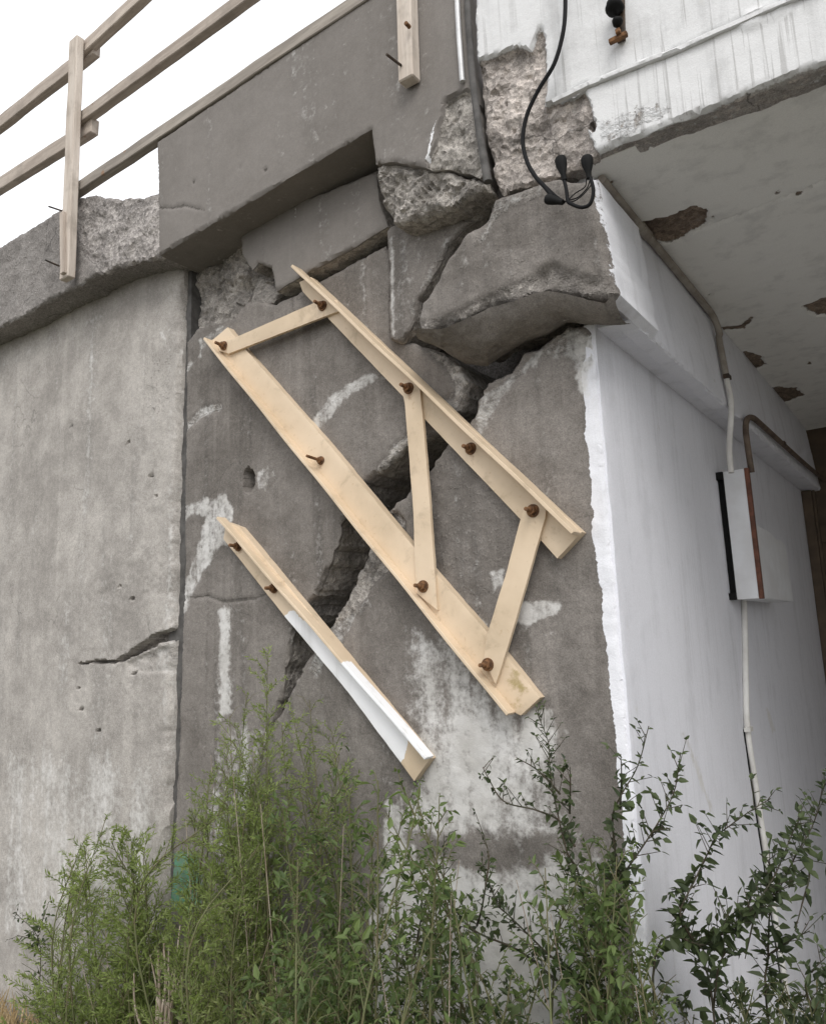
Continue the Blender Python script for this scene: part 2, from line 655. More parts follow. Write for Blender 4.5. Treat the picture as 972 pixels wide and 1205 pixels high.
    run = B.rng(B.noise(vr, 1.0, 3, .6), .55, .64)
    rm = B.rng(B.noise(v, 2.6, 4), .40, .58)
    col = B.mix(B.math('MULTIPLY', B.math('MULTIPLY', run, rm), B.math('MULTIPLY', B.attr('fine'), .42)), col, (.2, .19, .18))
    col = B.mix(B.math('MULTIPLY', gn, .7), col, (.06, .36, .2))
    h = B.math('ADD', B.math('MULTIPLY', fin, .6), B.math('MULTIPLY', vfin, .4))
    n1 = B.bump(h, .6*grain, .006)
    hh = B.math('MULTIPLY', B.math('ADD', B.voro(v, 70), B.math('MULTIPLY', fin, 1.2)), efac)
    n2 = B.bump(hh, .7, .006, n1)
    n3 = B.bump(wf, .5, .0025, n2)
    return B.out(col, .9, n3, 0, .2)

M_PIER = concrete('pier_concrete', (.132, .119, .107), (.222, .203, .186), white=(.74, .745, .78), expo=(.31, .287, .262), grain=.65, streak=1.0, pore=.4, hair=.3)
M_SLAB = concrete('coated_concrete', (.178, .163, .149), (.212, .195, .180), expo=(.33, .307, .28), grain=.22, streak=.35, pore=.06, hair=0)
M_WING = concrete('wing_concrete', (.275, .256, .236), (.435, .408, .378), expo=(.33, .305, .282), grain=.6, streak=.5, pore=.35, hair=.3)
M_COPE = concrete('coping_concrete', (.205, .19, .178), (.295, .275, .26), expo=(.33, .305, .288), grain=1.3, streak=.2, pore=.8)
M_WALL = concrete('painted_wall', (.5, .49, .48), (.58, .57, .56), hair=.15, white=(.74, .745, .79), grain=.5, streak=.3, pore=.2, dirt=.3)
M_FASC = concrete('painted_fascia', (.3, .285, .265), (.4, .38, .36), expo=(.40, .36, .33), white=(.67, .67, .67), grain=.5, streak=.4, dirt=.6)
M_SOFF = concrete('painted_soffit', (.3, .28, .25), (.36, .34, .31), expo=(.20, .155, .12), white=(.77, .76, .73), grain=.3, streak=0, pore=.05, dirt=.4)

def simple(name, col, rough=.6, metal=0, spec=.3, vary=.25, scale=12, bump=.15, bdist=.002, c2=None):
    B = NB(name)
    v = B.coord()
    nz = B.noise(v, scale, 6, .62)
    c2 = c2 or tuple(x*(1-vary) for x in col)
    c = B.mix(B.rng(nz, .35, .65), col, c2)
    f = B.noise(v, scale*14, 3, .6)
    return B.out(c, rough, B.bump(f, bump, bdist), metal, spec)
def steel_mat():
    B = NB('cream_painted_steel')
    v = B.coord()
    big = B.noise(v, 3.5, 5, .6)
    fin = B.noise(v, 45, 6, .7)
    vd = B.coord((10, 10, .7))
    dr = B.noise(vd, 2, 4, .6)
    c = B.mix(B.rng(big, .35, .65), (.665, .535, .39), (.58, .46, .325))
    c = B.mix(B.math('MULTIPLY', B.rng(big, .52, .66), .25), c, (.50, .40, .28))
    c = B.mix(B.math('MULTIPLY', B.rng(fin, .60, .70), .4), c, (.40, .27, .15))
    gm = B.noise(v, 14, 6, .7, .4)
    c = B.mix(B.math('MULTIPLY', B.rng(gm, .54, .7), .45), c, (.36, .28, .19))
    nz = B.math('SUBTRACT', B.noise(v, 30, 6, .7), .5)
    rf = B.rng(B.math('ADD', B.attr('tan'), B.math('MULTIPLY', nz, 1.2)), .4, .8)
    c = B.mix(B.math('MULTIPLY', rf, .7), c, (.22, .11, .05))
    wf = B.rng(B.math('ADD', B.attr('white'), B.math('MULTIPLY', nz, .9)), .46, .54)
    c = B.mix(wf, c, B.mix(B.rng(dr, .5, .7), (.84, .84, .85), (.7, .7, .7)))
    dk = B.rng(B.math('ADD', B.attr('dark'), B.math('MULTIPLY', nz, 1.2)), .4, .9)
    c = B.mix(B.math('MULTIPLY', dk, .75), c, (.10, .085, .06))
    gr = B.rng(B.math('ADD', B.attr('green'), B.math('MULTIPLY', nz, 1.2)), .4, .9)
    c = B.mix(B.math('MULTIPLY', gr, .6), c, (.42, .40, .06))
    return B.out(c, .55, B.bump(fin, .2, .002), 0, .35)
M_STEEL = steel_mat()
M_RUST = simple('rusty_iron', (.24, .125, .06), .9, .0, .2, c2=(.09, .05, .03), scale=60, bump=.6)
M_BLACK = simple('black_rubber', (.010, .010, .010), .7, 0, .15, scale=30)
M_CABLE = simple('black_cable', (.010, .010, .011), .65, 0, .15, scale=30)
M_DKMET = simple('dark_metal', (.05, .045, .04), .7, .4, .4, c2=(.09, .06, .04), scale=40, bump=.4)
M_COND = simple('grey_conduit', (.34, .31, .27), .7, 0, .3, c2=(.24, .21, .18), scale=18)
M_CONDW = simple('white_conduit', (.74, .73, .70), .6, 0, .3, c2=(.6, .58, .55), scale=10)
M_CONDB = simple('brown_conduit', (.16, .12, .09), .7, 0, .3, c2=(.09, .065, .05), scale=18)
M_BOXW = simple('white_enamel', (.74, .75, .77), .45, 0, .4, c2=(.66, .66, .67), scale=6, bump=.05)
M_BOXB = simple('rust_brown_edge', (.17, .07, .045), .7, 0, .3, c2=(.10, .045, .03), scale=30, bump=.3)
M_TIMB = simple('brown_timber', (.13, .095, .065), .75, 0, .3, c2=(.09, .068, .05), scale=9, bump=.3)
M_JOINT = simple('joint_sealant', (.06, .057, .054), .75, 0, .3, c2=(.11, .105, .1), scale=20, bump=.4)
M_GALV = simple('galvanised_strip', (.62, .62, .62), .5, .3, .4, c2=(.5, .5, .5), scale=20)

def wood_mat(name, a, b, knot=(.25, .15, .09)):
    B = NB(name)
    oi = B.n('ShaderNodeObjectInfo')
    tc = B.n('ShaderNodeTexCoord')
    mp = B.n('ShaderNodeMapping')
    B.l(tc.outputs['Object'], mp.inputs['Vector'])
    mp.inputs['Scale'].default_value = (2.2, 26, 26)
    cb = B.n('ShaderNodeCombineXYZ')
    B.l(B.math('MULTIPLY', oi.outputs['Random'], 30.0), cb.inputs[0])
    B.l(cb.outputs[0], mp.inputs['Location'])
    g = B.noise(mp.outputs[0], 1.4, 7, .65, .6)
    f = B.noise(mp.outputs[0], 7, 4, .6)
    lg = B.noise(tc.outputs['Object'], 7, 4, .6)
    c = B.mix(B.rng(g, .35, .66), a, b)
    c = B.mix(B.math('MULTIPLY', B.rng(f, .55, .75), .5), c, tuple(x*.55 for x in b))
    c = B.mix(B.math('MULTIPLY', B.rng(lg, .52, .68), .45), c, (.27, .235, .2))
    kv = B.voro(tc.outputs['Object'], 9)
    c = B.mix(B.math('MULTIPLY', B.rng(kv, .14, .06), .8), c, knot)
    c = B.mix(1.0, c, B.grey(B.rng(oi.outputs['Random'], 0, 1, .88, 1.08, False)), 'MULTIPLY')
    dk = B.rng(B.math('ADD', B.attr('dark'), B.math('SUBTRACT', g, .5)), .3, .8)
    c = B.mix(B.math('MULTIPLY', dk, .6), c, (.1, .09, .08))
    return B.out(c, .8, B.bump(B.math('ADD', g, f), .3, .002), 0, .2)
M_WOOD = wood_mat('weathered_timber', (.50, .435, .375), (.36, .305, .26))
M_WOODL = wood_mat('pale_timber', (.60, .535, .47), (.47, .405, .345))
M_WOODD = wood_mat('grey_timber', (.34, .305, .265), (.22, .195, .17))

def leaf_mat(name, a, b, trans=.35):
    B = NB(name)
    t = B.attr('tone')
    nz = B.noise(B.coord(), 25, 3)
    c = B.mix(B.math('ADD', t, B.math('MULTIPLY', B.math('SUBTRACT', nz, .5), .4), clamp=True), a, b)
    B.out(c, .55, None, 0, .35)
    tr = B.n('ShaderNodeBsdfTranslucent')
    B.l(B.mix(1.0, c, (1.15, 1.25, .7), 'MULTIPLY'), tr.inputs['Color'])
    mx = B.n('ShaderNodeMixShader')
    mx.inputs[0].default_value = trans
    o = B.t.nodes['Material Output']
    B.l(B.b.outputs[0], mx.inputs[1])
    B.l(tr.outputs[0], mx.inputs[2])
    B.l(mx.outputs[0], o.inputs['Surface'])
    return B.m
M_LEAFA = leaf_mat('feathery_leaf', (.125, .165, .05), (.285, .345, .12), .45)
M_LEAFB = leaf_mat('dark_leaf', (.055, .088, .032), (.165, .22, .08), .42)
M_LEAFC = leaf_mat('broad_leaf', (.028, .042, .02), (.085, .112, .045), .28)
M_LEAFY = leaf_mat('pale_leaf', (.14, .17, .06), (.27, .30, .12))
M_STEM = simple('green_stem', (.12, .135, .06), .7, c2=(.12, .105, .055), scale=20)
M_STEMD = simple('dark_stem', (.045, .05, .03), .7, c2=(.06, .045, .03), scale=20)
M_STRAW = leaf_mat('straw', (.30, .21, .11), (.48, .37, .22), .2)
M_TWIG = simple('pale_dead_stem', (.42, .36, .29), .8, c2=(.26, .2, .15), scale=25)

def ground_mat():
    B = NB('earth')
    v = B.coord()
    a = B.noise(v, 1.2, 6, .6)
    b = B.noise(v, 18, 6, .65)
    c = B.mix(B.rng(a, .35, .65), (.11, .095, .07), (.06, .068, .035))
    c = B.mix(1.0, c, B.grey(B.rng(b, .3, .7, .6, 1.4)), 'MULTIPLY')
    return B.out(c, .95, B.bump(b, .8, .02))
M_EARTH = ground_mat()

# ------------------------------------------------------------------ ground
def gz(x, y):
    return .12 + .14*float(sstep(-1.2, -3.2, np.array([x]))[0]) if True else 0
V = []
Fc = []
xs = np.concatenate([[-400, -100, -30, -12, -8], np.arange(-6, 3.01, .15), [5, 9, 15, 40, 120, 400]])
ys = np.concatenate([[-400, -100, -30, -12, -6], np.arange(-3, 4.01, .2), [6, 10, 20, 60, 150, 400]])
GX, GY = np.meshgrid(xs, ys)
PP = np.stack([GX.ravel(), GY.ravel(), np.zeros(GX.size)], 1)
near = np.exp(-((PP[:, 0]+1)**2+PP[:, 1]**2)/60)
PP[:, 2] = .12+.12*sstep(-1.2, -3.2, PP[:, 0]) + .04*fbm(PP, 1.5, 4, 3)*near
nx_, ny_ = len(xs), len(ys)
for j in range(ny_-1):
    for i in range(nx_-1):
        a = j*nx_+i
        Fc.append((a, a+1, a+nx_+1, a+nx_))
g = link('ground', mesh_from('ground', PP, Fc, sharp=0), M_EARTH)
g['kind'] = 'structure'

rd = bevel_box('road', (-.25, -30, .12), (3.0, 30, .21), concrete('road_concrete', (.26, .25, .235), (.34, .33, .31), grain=1.2, hair=.5), None, .01)  # unseen; pale surface added to bounce light onto soffit and side wall
rd['kind'] = 'structure'
# ------------------------------------------------------------------ wing wall (left)
wing = thing('wing_wall', 'pale beige concrete wing wall with rough coping at the left of the bridge', 'wall', (-3.6, 0, .15))
fw = fac(-.02)
R_wing = [
    dict(poly=fw.px([(90, 782), (115, 777), (135, 778), (158, 764), (182, 746), (212, 738), (212, 752), (188, 757), (165, 768), (140, 780), (112, 781)]), dep=.06, amp=.012, expo=.9, dark=.45, rag=.012, rf=34, f=.004),  # crack recess coloured darker to deepen its shade
    dict(poly=fw.px([(150, 778), (186, 763), (210, 757), (210, 790), (180, 792), (150, 786)]), dep=.006, amp=.006, expo=.55, lime=.35, rag=.012, f=.006),
    dict(poly=fw.px([(115, 700), (150, 672), (185, 655), (203, 640), (203, 700), (150, 712)]), dep=.002, amp=.004, expo=.34, rag=.03, f=.02),
    dict(poly=fw.px([(140, 500), (205, 470), (208, 600), (185, 640), (160, 560)]), dep=.001, amp=.003, expo=.34, rag=.04, f=.04),
    dict(poly=fw.px([(165, 420), (205, 400), (206, 480), (170, 500)]), dep=.001, amp=.003, expo=.40, rag=.03, f=.02),
    dict(poly=fw.px([(-200, 690), (200, 770), (195, 960), (-200, 960)]), expo=.34, amp=.0015, rag=.08, f=.06),
    dict(poly=fw.px([(0, 880), (190, 905), (190, 1100), (0, 1100)]), lime=.42, rag=.05, f=.08),  # lower wall painted paler, partly for the coping's shade higher up
    dict(poly=fw.px([(-60, 465), (0, 427), (60, 395), (125, 367), (125, 373), (60, 403), (0, 436), (-60, 475)]), lime=.30, rag=.006, f=.01),
    dict(poly=fw.px([(188, 390), (192, 388), (200, 412), (197, 414)]), lime=.62, rag=.002, f=.003),
    dict(poly=fw.px([(196, 330), (216, 320), (212, 900), (192, 900)]), lime=.22, rag=.006, f=.012),
]
for k, (x, y, s) in enumerate([(43, 437, 3), (82, 500, 3), (115, 860, 3), (95, 835, 3), (60, 945, 2), (17, 735, 2), (155, 705, 3), (140, 690, 2), (92, 810, 2), (157, 793, 3), (178, 560, 3), (150, 520, 2), (183, 585, 2)]):
    R_wing.append(dict(poly=fw.px([(x-s, y+s*.6), (x, y-s*.7), (x+s*1.4, y-s*.9), (x+s, y+s*.5)]), dep=.012, dark=.8, rag=.002, f=.003))
slab('wall_panel', fw.px([(-160, 440), (-160, 1330), (186, 1230), (200, 890), (204, 700), (209, 500), (216, 285), (90, 330)]), fw, M_WING, wing,
     depth=.25, step=.022, jag=.0012, edge=.036, rough=.0022, regions=R_wing, wander=.004, seed=1, side={'dark': .2},
     zones=[(fw.px([(80, 640), (217, 630), (211, 905), (80, 850)]), .007), (fw.px([(150, 300), (219, 284), (206, 628), (150, 630)]), .011)])
fk = fac(-.15)
top_k = [(-260, 450), (-60, 330), (0, 290), (48, 260), (92, 232), (108, 228), (135, 231), (160, 230), (187, 224)]
bot_k = [(190, 300), (176, 304), (150, 309), (130, 316), (105, 328), (95, 336), (60, 351), (30, 370), (0, 384), (-60, 412), (-260, 520)]
slab('coping_block', fk.px(top_k+bot_k), fk, M_COPE, wing, depth=.16, step=.010, jag=.006, edge=.014, rough=.004,
     regions=[dict(poly=fk.px([(95, 225), (195, 218), (195, 306), (150, 312), (120, 322), (98, 300), (86, 262)]), dep=.014, amp=.013, expo=.85, rag=.02, f=.012),
              dict(poly=fk.px([(-260, 440), (60, 240), (90, 300), (60, 352), (-260, 530)]), amp=.006, expo=.42, rag=.02, f=.02),
              dict(poly=fk.px([(-260, 440), (20, 278), (80, 240), (80, 262), (20, 300), (-260, 470)]), dark=.42, rag=.02, f=.03)],
     seed=2, side={'dark': .25, 'expo': .3})
bevel_box('fill', (-5.6, .16, 0), (-2.46, 1.2, 3.36), M_COPE, wing, .01)

fjo = fac(.010)
slab('dark_joint_strip', fjo.px([(208, 300), (226, 300), (224, 520), (221, 700), (216, 880), (210, 1000), (190, 1260), (172, 1260), (190, 1000), (197, 880), (201, 700), (205, 500)]), fjo, M_JOINT, wing, depth=.05, step=.02, jag=.001, edge=0, rough=.004, seed=3, side={})  # dark strip added so the gap between the walls reads dark
# ------------------------------------------------------------------ abutment
abut = thing('bridge_abutment', 'cracked grey concrete bridge abutment with a wide diagonal fracture and white side wall', 'abutment', (-1.55, 0, .1))
bevel_box('core', (-2.42, .34, 0), (-.74, 3.2, 2.9), M_COPE, abut, .0)
f0 = fac(0.0)
white_corner = {'expo': lambda p: .0 if p[0] > -.735 else .8, 'white': lambda p: 1.0 if p[0] > -.735 else 0.0}
crackL = [(548, 447), (541, 470), (538, 482), (505, 515), (479, 522), (462, 540), (444, 556), (426, 569), (414, 592), (403, 614), (397, 640), (388, 661), (375, 690), (364, 709), (350, 735), (343, 750), (338, 786), (331, 814), (318, 860), (300, 930), (285, 1000), (270, 1260)]
P1 = [(219, 402), (232, 386), (262, 378), (275, 372), (292, 354), (322, 357), (352, 342), (400, 317), (452, 289), (459, 302), (460, 345), (460, 396), (490, 405), (520, 414), (538, 430)] + crackL + [(186, 1260), (204, 1000), (210, 880), (215, 700), (218, 520)]
J1 = [.003]*len(P1)
for i in range(15, 15+len(crackL)-1):
    J1[i] = .012
for i in (len(P1)-5, len(P1)-4, len(P1)-3, len(P1)-2, len(P1)-1):
    J1[i] = .0015
R1 = [
    # band of light, scuffed concrete along the fracture edge
    dict(poly=f0.px([(430, 575), (444, 545), (480, 505), (505, 512), (480, 530), (440, 570), (428, 590)]), expo=.62, lime=.38, dep=.006, amp=.006, rag=.012, f=.006),
    dict(poly=f0.px([(365, 500), (385, 470), (410, 450), (440, 438), (455, 445), (430, 455), (405, 470), (385, 500), (370, 512)]), lime=.66, expo=.4, amp=.003, rag=.012, f=.008),
    dict(poly=f0.px([(490, 405), (535, 420), (552, 450), (540, 485), (520, 500), (520, 470), (533, 455), (520, 432)]), expo=.6, lime=.36, dep=.008, amp=.006, rag=.01, f=.006),
    dict(poly=f0.px([(205, 700), (216, 690), (232, 640), (245, 605), (210, 612), (212, 598), (268, 578), (275, 600), (268, 640), (250, 655), (232, 690), (216, 722)]), lime=.66, amp=.002, rag=.02, f=.012),
    dict(poly=f0.px([(215, 500), (238, 478), (262, 472), (263, 482), (240, 490), (218, 510)]), lime=.50, expo=.5, dep=.003, amp=.003, rag=.01, f=.006),
    dict(poly=f0.px([(215, 430), (238, 420), (232, 400), (262, 380), (275, 384), (240, 412), (220, 440)]), lime=.48, expo=.5, rag=.015, f=.008),
    dict(poly=f0.px([(257, 716), (270, 714), (272, 842), (258, 846)]), lime=.72, rag=.016, rf=60, f=.014),
    dict(poly=f0.px([(288, 556), (293, 550), (299, 556), (300, 570), (294, 580), (288, 576)]), dep=.045, dark=.55, rag=.003, f=.005),
    dict(poly=f0.px([(303, 556), (318, 545), (324, 560), (312, 578), (304, 574)]), lime=.47, rag=.01, f=.01),
    dict(poly=f0.px([(305, 570), (320, 560), (320, 575), (308, 580)]), tan=.35, rag=.008, f=.01),
    dict(poly=f0.px([(287, 372), (330, 352), (352, 340), (360, 352), (300, 385), (285, 395)]), dark=.38, rag=.02, f=.02),
    dict(poly=f0.px([(210, 703), (245, 699), (262, 706), (300, 702), (318, 694), (318, 698), (300, 706), (262, 710), (245, 703), (212, 707)]), dark=.75, dep=.004, rag=.003, f=.0025),
    dict(poly=f0.px([(268, 640), (330, 590), (400, 560), (425, 575), (380, 680), (355, 720), (318, 690)]), dark=.18, rag=.05, f=.06),
    dict(poly=f0.px([(212, 520), (225, 515), (225, 700), (210, 705)]), dark=.2, rag=.02, f=.03),
    dict(poly=f0.px([(200, 1000), (235, 1000), (242, 1040), (235, 1080), (205, 1085), (195, 1050)]), green=.62, rag=.03, f=.03),
    dict(poly=f0.px([(300, 900), (400, 890), (420, 1000), (330, 1040)]), lime=.6, rag=.05, f=.05),
    dict(poly=f0.px([(265, 860), (330, 845), (320, 1100), (240, 1000)]), lime=.4, rag=.05, f=.05),
    # paint smears beside the steel
    dict(poly=f0.px([(384, 520), (400, 535), (420, 565), (414, 568), (390, 540)]), tan=.45, rag=.01, f=.006),
    dict(poly=f0.px([(285, 622), (310, 645), (345, 690), (340, 700), (320, 672), (285, 632)]), tan=.48, rag=.014, f=.008),
    dict(poly=f0.px([(300, 380), (330, 372), (345, 395), (330, 420)]), dark=.2, rag=.03, f=.04),
    dict(poly=f0.px([(420, 300), (440, 290), (445, 395), (425, 400)]), lime=.30, rag=.02, f=.02),
]
slab('concrete_slab', f0.px(P1), f0, M_PIER, abut, depth=.32, step=.0085, jag=.004, jags=J1, edge=.012, rough=.003, regions=R1, wander=.008, seed=4)
crackR = [(697, 388), (684, 384), (670, 381), (647, 394), (620, 415), (597, 437), (578, 448), (566, 462), (556, 492), (538, 512), (523, 531), (504, 550), (490, 566), (478, 580), (462, 596), (445, 614), (436, 622), (431, 642), (419, 668), (408, 693), (397, 716), (384, 738), (366, 766), (354, 790), (342, 812), (328, 838), (315, 862), (296, 932), (281, 1002), (266, 1260)]
P2 = crackR + [(773, 1260), (760, 1100), (738, 851)]
J2 = [.011]*len(P2)
J2[len(crackR)-1] = .0
for i in (-1, -2, -3):
    J2[i] = .0012
R2 = [
    dict(poly=f0.px([(560, 495), (566, 465), (600, 440), (640, 402), (672, 385), (690, 388), (700, 420), (690, 450), (670, 425), (640, 420), (610, 445), (590, 470), (575, 500), (566, 515)]), expo=.55, lime=.55, dep=.004, amp=.006, rag=.018, f=.012),
    dict(poly=f0.px([(520, 530), (560, 500), (590, 520), (640, 570), (660, 600), (640, 620), (590, 700), (545, 730), (500, 680), (480, 620), (445, 640), (440, 605), (482, 570)]), expo=.40, amp=.004, rag=.04, f=.03),
    dict(poly=f0.px([(385, 735), (404, 690), (428, 640), (445, 610), (470, 600), (480, 640), (445, 680), (420, 720), (400, 760)]), expo=.6, dep=.02, amp=.012, rag=.02, f=.012),
    dict(poly=f0.px([(380, 740), (410, 720), (430, 700), (440, 712), (415, 735), (392, 765), (372, 800), (362, 790)]), expo=.5, lime=.40, amp=.004, rag=.02, f=.01),
    # white corner strip
    dict(poly=f0.px([(700, 380), (690, 400), (684, 440), (690, 480), (690, 512), (694, 540), (696, 580), (700, 640), (705, 690), (712, 760), (720, 840), (729, 930), (742, 1090), (752, 1260), (790, 1260)]), white=1.0, rag=.012, rf=17, f=.005),
    dict(poly=f0.px([(672, 395), (697, 392), (692, 470), (680, 460), (678, 430)]), lime=.75, expo=.4, rag=.02, f=.01),
    # lime run below the steel
    dict(poly=f0.px([(475, 760), (520, 740), (560, 790), (600, 845), (640, 830), (662, 850), (670, 930), (660, 1020), (650, 1080), (560, 1080), (450, 1050), (455, 960), (500, 920), (500, 860)]), lime=.55, rag=.05, f=.05),
    dict(poly=f0.px([(515, 850), (598, 850), (600, 930), (575, 1000), (510, 980)]), lime=.88, rag=.05, f=.05),
    dict(poly=f0.px([(615, 835), (650, 830), (655, 880), (640, 900), (615, 890)]), lime=.9, rag=.02, f=.02),
    dict(poly=f0.px([(480, 940), (720, 1010), (742, 1200), (740, 1260), (450, 1260), (440, 1050)]), lime=.72, rag=.07, f=.06),
    dict(poly=f0.px([(460, 1020), (560, 1040), (640, 1090), (640, 1240), (430, 1240)]), lime=1.15, white=.3, rag=.05, f=.05),
    dict(poly=f0.px([(600, 715), (640, 706), (660, 712), (655, 722), (625, 735), (598, 732)]), lime=.85, rag=.015, f=.008),
    dict(poly=f0.px([(635, 745), (652, 738), (655, 750), (640, 755)]), lime=.52, rag=.012, f=.008),
    dict(poly=f0.px([(575, 672), (592, 668), (594, 690), (580, 698)]), lime=.8, rag=.012, f=.008),
    dict(poly=f0.px([(555, 720), (575, 735), (580, 750), (562, 750)]), lime=.52, rag=.012, f=.008),
    dict(poly=f0.px([(474, 735), (490, 735), (486, 860), (478, 860)]), lime=.40, rag=.008, f=.012),
    dict(poly=f0.px([(435, 690), (470, 700), (520, 780), (480, 850), (430, 780)]), dark=.25, rag=.04, f=.05),
    dict(poly=f0.px([(600, 640), (615, 600), (622, 615), (608, 660), (592, 690), (588, 672)]), tan=.40, rag=.014, f=.012),
    dict(poly=f0.px([(625, 655), (640, 625), (648, 632), (632, 690), (618, 710)]), tan=.36, rag=.02, f=.012),
    dict(poly=f0.px([(640, 568), (672, 600), (682, 615), (676, 612), (652, 590)]), tan=.46, rag=.01, f=.008),
    dict(poly=f0.px([(518, 470), (545, 500), (560, 515), (550, 512), (520, 482)]), tan=.42, rag=.01, f=.008),
    dict(poly=f0.px([(592, 770), (606, 772), (636, 815), (634, 825), (612, 800)]), tan=.42, rag=.012, f=.008),
    dict(poly=f0.px([(600, 850), (615, 850), (614, 890), (604, 905), (598, 880)]), green=.0, tan=.45, rag=.012, f=.01),
    dict(poly=f0.px([(485, 980), (660, 985), (660, 1010), (600, 1025), (490, 1010)]), dark=.45, lime=.1, rag=.03, f=.03),
    dict(poly=f0.px([(690, 855), (710, 850), (712, 858), (692, 862)]), dark=.5, rag=.006, f=.005),
    dict(poly=f0.px([(660, 640), (690, 640), (720, 900), (690, 900)]), dark=.12, rag=.05, f=.06),
]
slab('concrete_slab', f0.px(P2), f0, M_PIER, abut, depth=.32, step=.0085, jag=.004, jags=J2, edge=.012, rough=.003, regions=R2, wander=.008, seed=5, side=white_corner)
# cheek between joint and block, with a leaning slice
f4 = fac(-.035)
P4 = [(453, 268), (470, 258), (500, 246), (540, 234), (566, 226), (575, 230), (572, 243), (556, 258), (545, 268), (528, 286), (520, 300), (508, 325), (498, 340), (490, 352), (487, 372), (478, 390), (468, 402), (456, 398), (455, 345)]
slab('concrete_slab', f4.px(P4), f4, M_PIER, abut, depth=.18, step=.0075, jag=.005, edge=.01, rough=.0018, seed=6, wander=.006,
     regions=[dict(poly=f4.px([(540, 236), (575, 226), (575, 246), (556, 260), (545, 258)]), expo=.7, amp=.012, dep=.01, rag=.012, f=.006),
              dict(poly=f4.px([(478, 262), (500, 250), (506, 300), (480, 340)]), lime=.33, rag=.02, f=.03),
              dict(poly=f4.px([(456, 280), (462, 275), (463, 395), (457, 395)]), lime=.44, rag=.008, f=.008),
              dict(poly=f4.px([(545, 262), (525, 290), (505, 330), (490, 350), (486, 372), (480, 360), (500, 320), (520, 285)]), lime=.38, expo=.5, amp=.004, rag=.01, f=.008)],
     tilt=lambda uv: .03*(uv[:, 0]+1.1))
# the broken bearing block
fb = fac(-.15)
PB = [(577, 232), (600, 224), (625, 216), (652, 212), (678, 208), (699, 206), (705, 245), (713, 292), (722, 340), (712, 352), (690, 349), (668, 344), (645, 341), (628, 344), (605, 353), (576, 360), (548, 374), (520, 386), (494, 390), (490, 376), (491, 356), (502, 342), (516, 318), (530, 296), (548, 272), (566, 258), (576, 246)]
JB = [.005]*len(PB)
JB[5] = JB[6] = JB[7] = .002
bearing = slab('bearing_block', fb.px(PB), fb, M_PIER, abut, depth=.30, step=.0075, jag=.005, jags=JB, edge=.03, rough=.004, seed=7, wander=.006,
     base={'expo': .38}, side={'expo': lambda p: .0 if p[0] > -.64 else .8, 'white': lambda p: .9 if p[0] > -.64 else 0.0},
     regions=[dict(poly=fb.px([(570, 262), (580, 236), (640, 216), (640, 232), (600, 245), (580, 262), (565, 285)]), expo=.5, lime=.4, amp=.006, rag=.012, f=.01),
              dict(poly=fb.px([(630, 320), (650, 312), (724, 330), (724, 356), (640, 345)]), expo=.45, dark=.3, dep=.016, amp=.012, rag=.02, f=.02),  # broken notch, with the shade of its overhang put into the colour
              dict(poly=fb.px([(488, 380), (520, 372), (580, 345), (640, 318), (640, 336), (560, 372), (494, 396)]), expo=.5, dark=.12, dep=.008, amp=.005, rag=.008, f=.01),
              dict(poly=fb.px([(700, 206), (692, 208), (706, 260), (716, 330), (724, 335)]), white=.62, rag=.006, f=.004)])
low_f = fb.p3([(491, 386), (520, 388), (548, 376), (576, 362), (605, 354), (628, 345), (645, 342), (668, 346), (690, 352), (712, 357), (722, 346)])
low_b = fac(.02).p3([(496, 392), (515, 405), (532, 420), (548, 428), (574, 431), (592, 418), (618, 403), (645, 394), (668, 380), (700, 381), (742, 380)])
bb = grid_patch('broken_underside', resamp(low_f, 90)[::1], resamp(low_b, 90), M_PIER, bearing, 26, .009, {'expo': .34}, seed=12, mid=(0, -.014, -.026))
# torn band under the overhanging beam
f3 = fac(.03)
PE = [(215, 296), (240, 283), (262, 271), (284, 264), (330, 262), (340, 330), (322, 356), (300, 362), (275, 384), (232, 404), (214, 412)]
slab('broken_patch', f3.px(PE), f3, M_PIER, abut, depth=.12, step=.0065, jag=.004, edge=.012, rough=.003, seed=8, base={'expo': .9},
     regions=[dict(poly=f3.px([(214, 280), (345, 240), (345, 340), (214, 345)]), amp=.03, rag=.02, f=.02),
              dict(poly=f3.px([(214, 340), (300, 330), (290, 380), (214, 420)]), amp=.02, dep=.02, rag=.02, f=.02)])
fs = fac(-.03)
PS = [(281, 268), (305, 255), (330, 243), (352, 232), (400, 214), (441, 196), (446, 236), (456, 266), (430, 282), (400, 299), (350, 327), (324, 343), (319, 314), (303, 309), (297, 318), (285, 300), (284, 285)]
slab('concrete_slab', fs.px(PS), fs, M_SLAB, abut, depth=.14, step=.009, jag=.003, edge=.006, rough=.0012, seed=10, wander=.003,
     regions=[dict(poly=fs.px([(330, 244), (352, 228), (400, 210), (445, 192), (445, 201), (400, 219), (354, 237), (332, 250)]), dep=.018, dark=.35, amp=.003, rag=.004, f=.003),
              dict(poly=fs.px([(347, 236), (349, 236), (350, 262), (347, 262)]), white=.55, rag=.003, f=.003)])
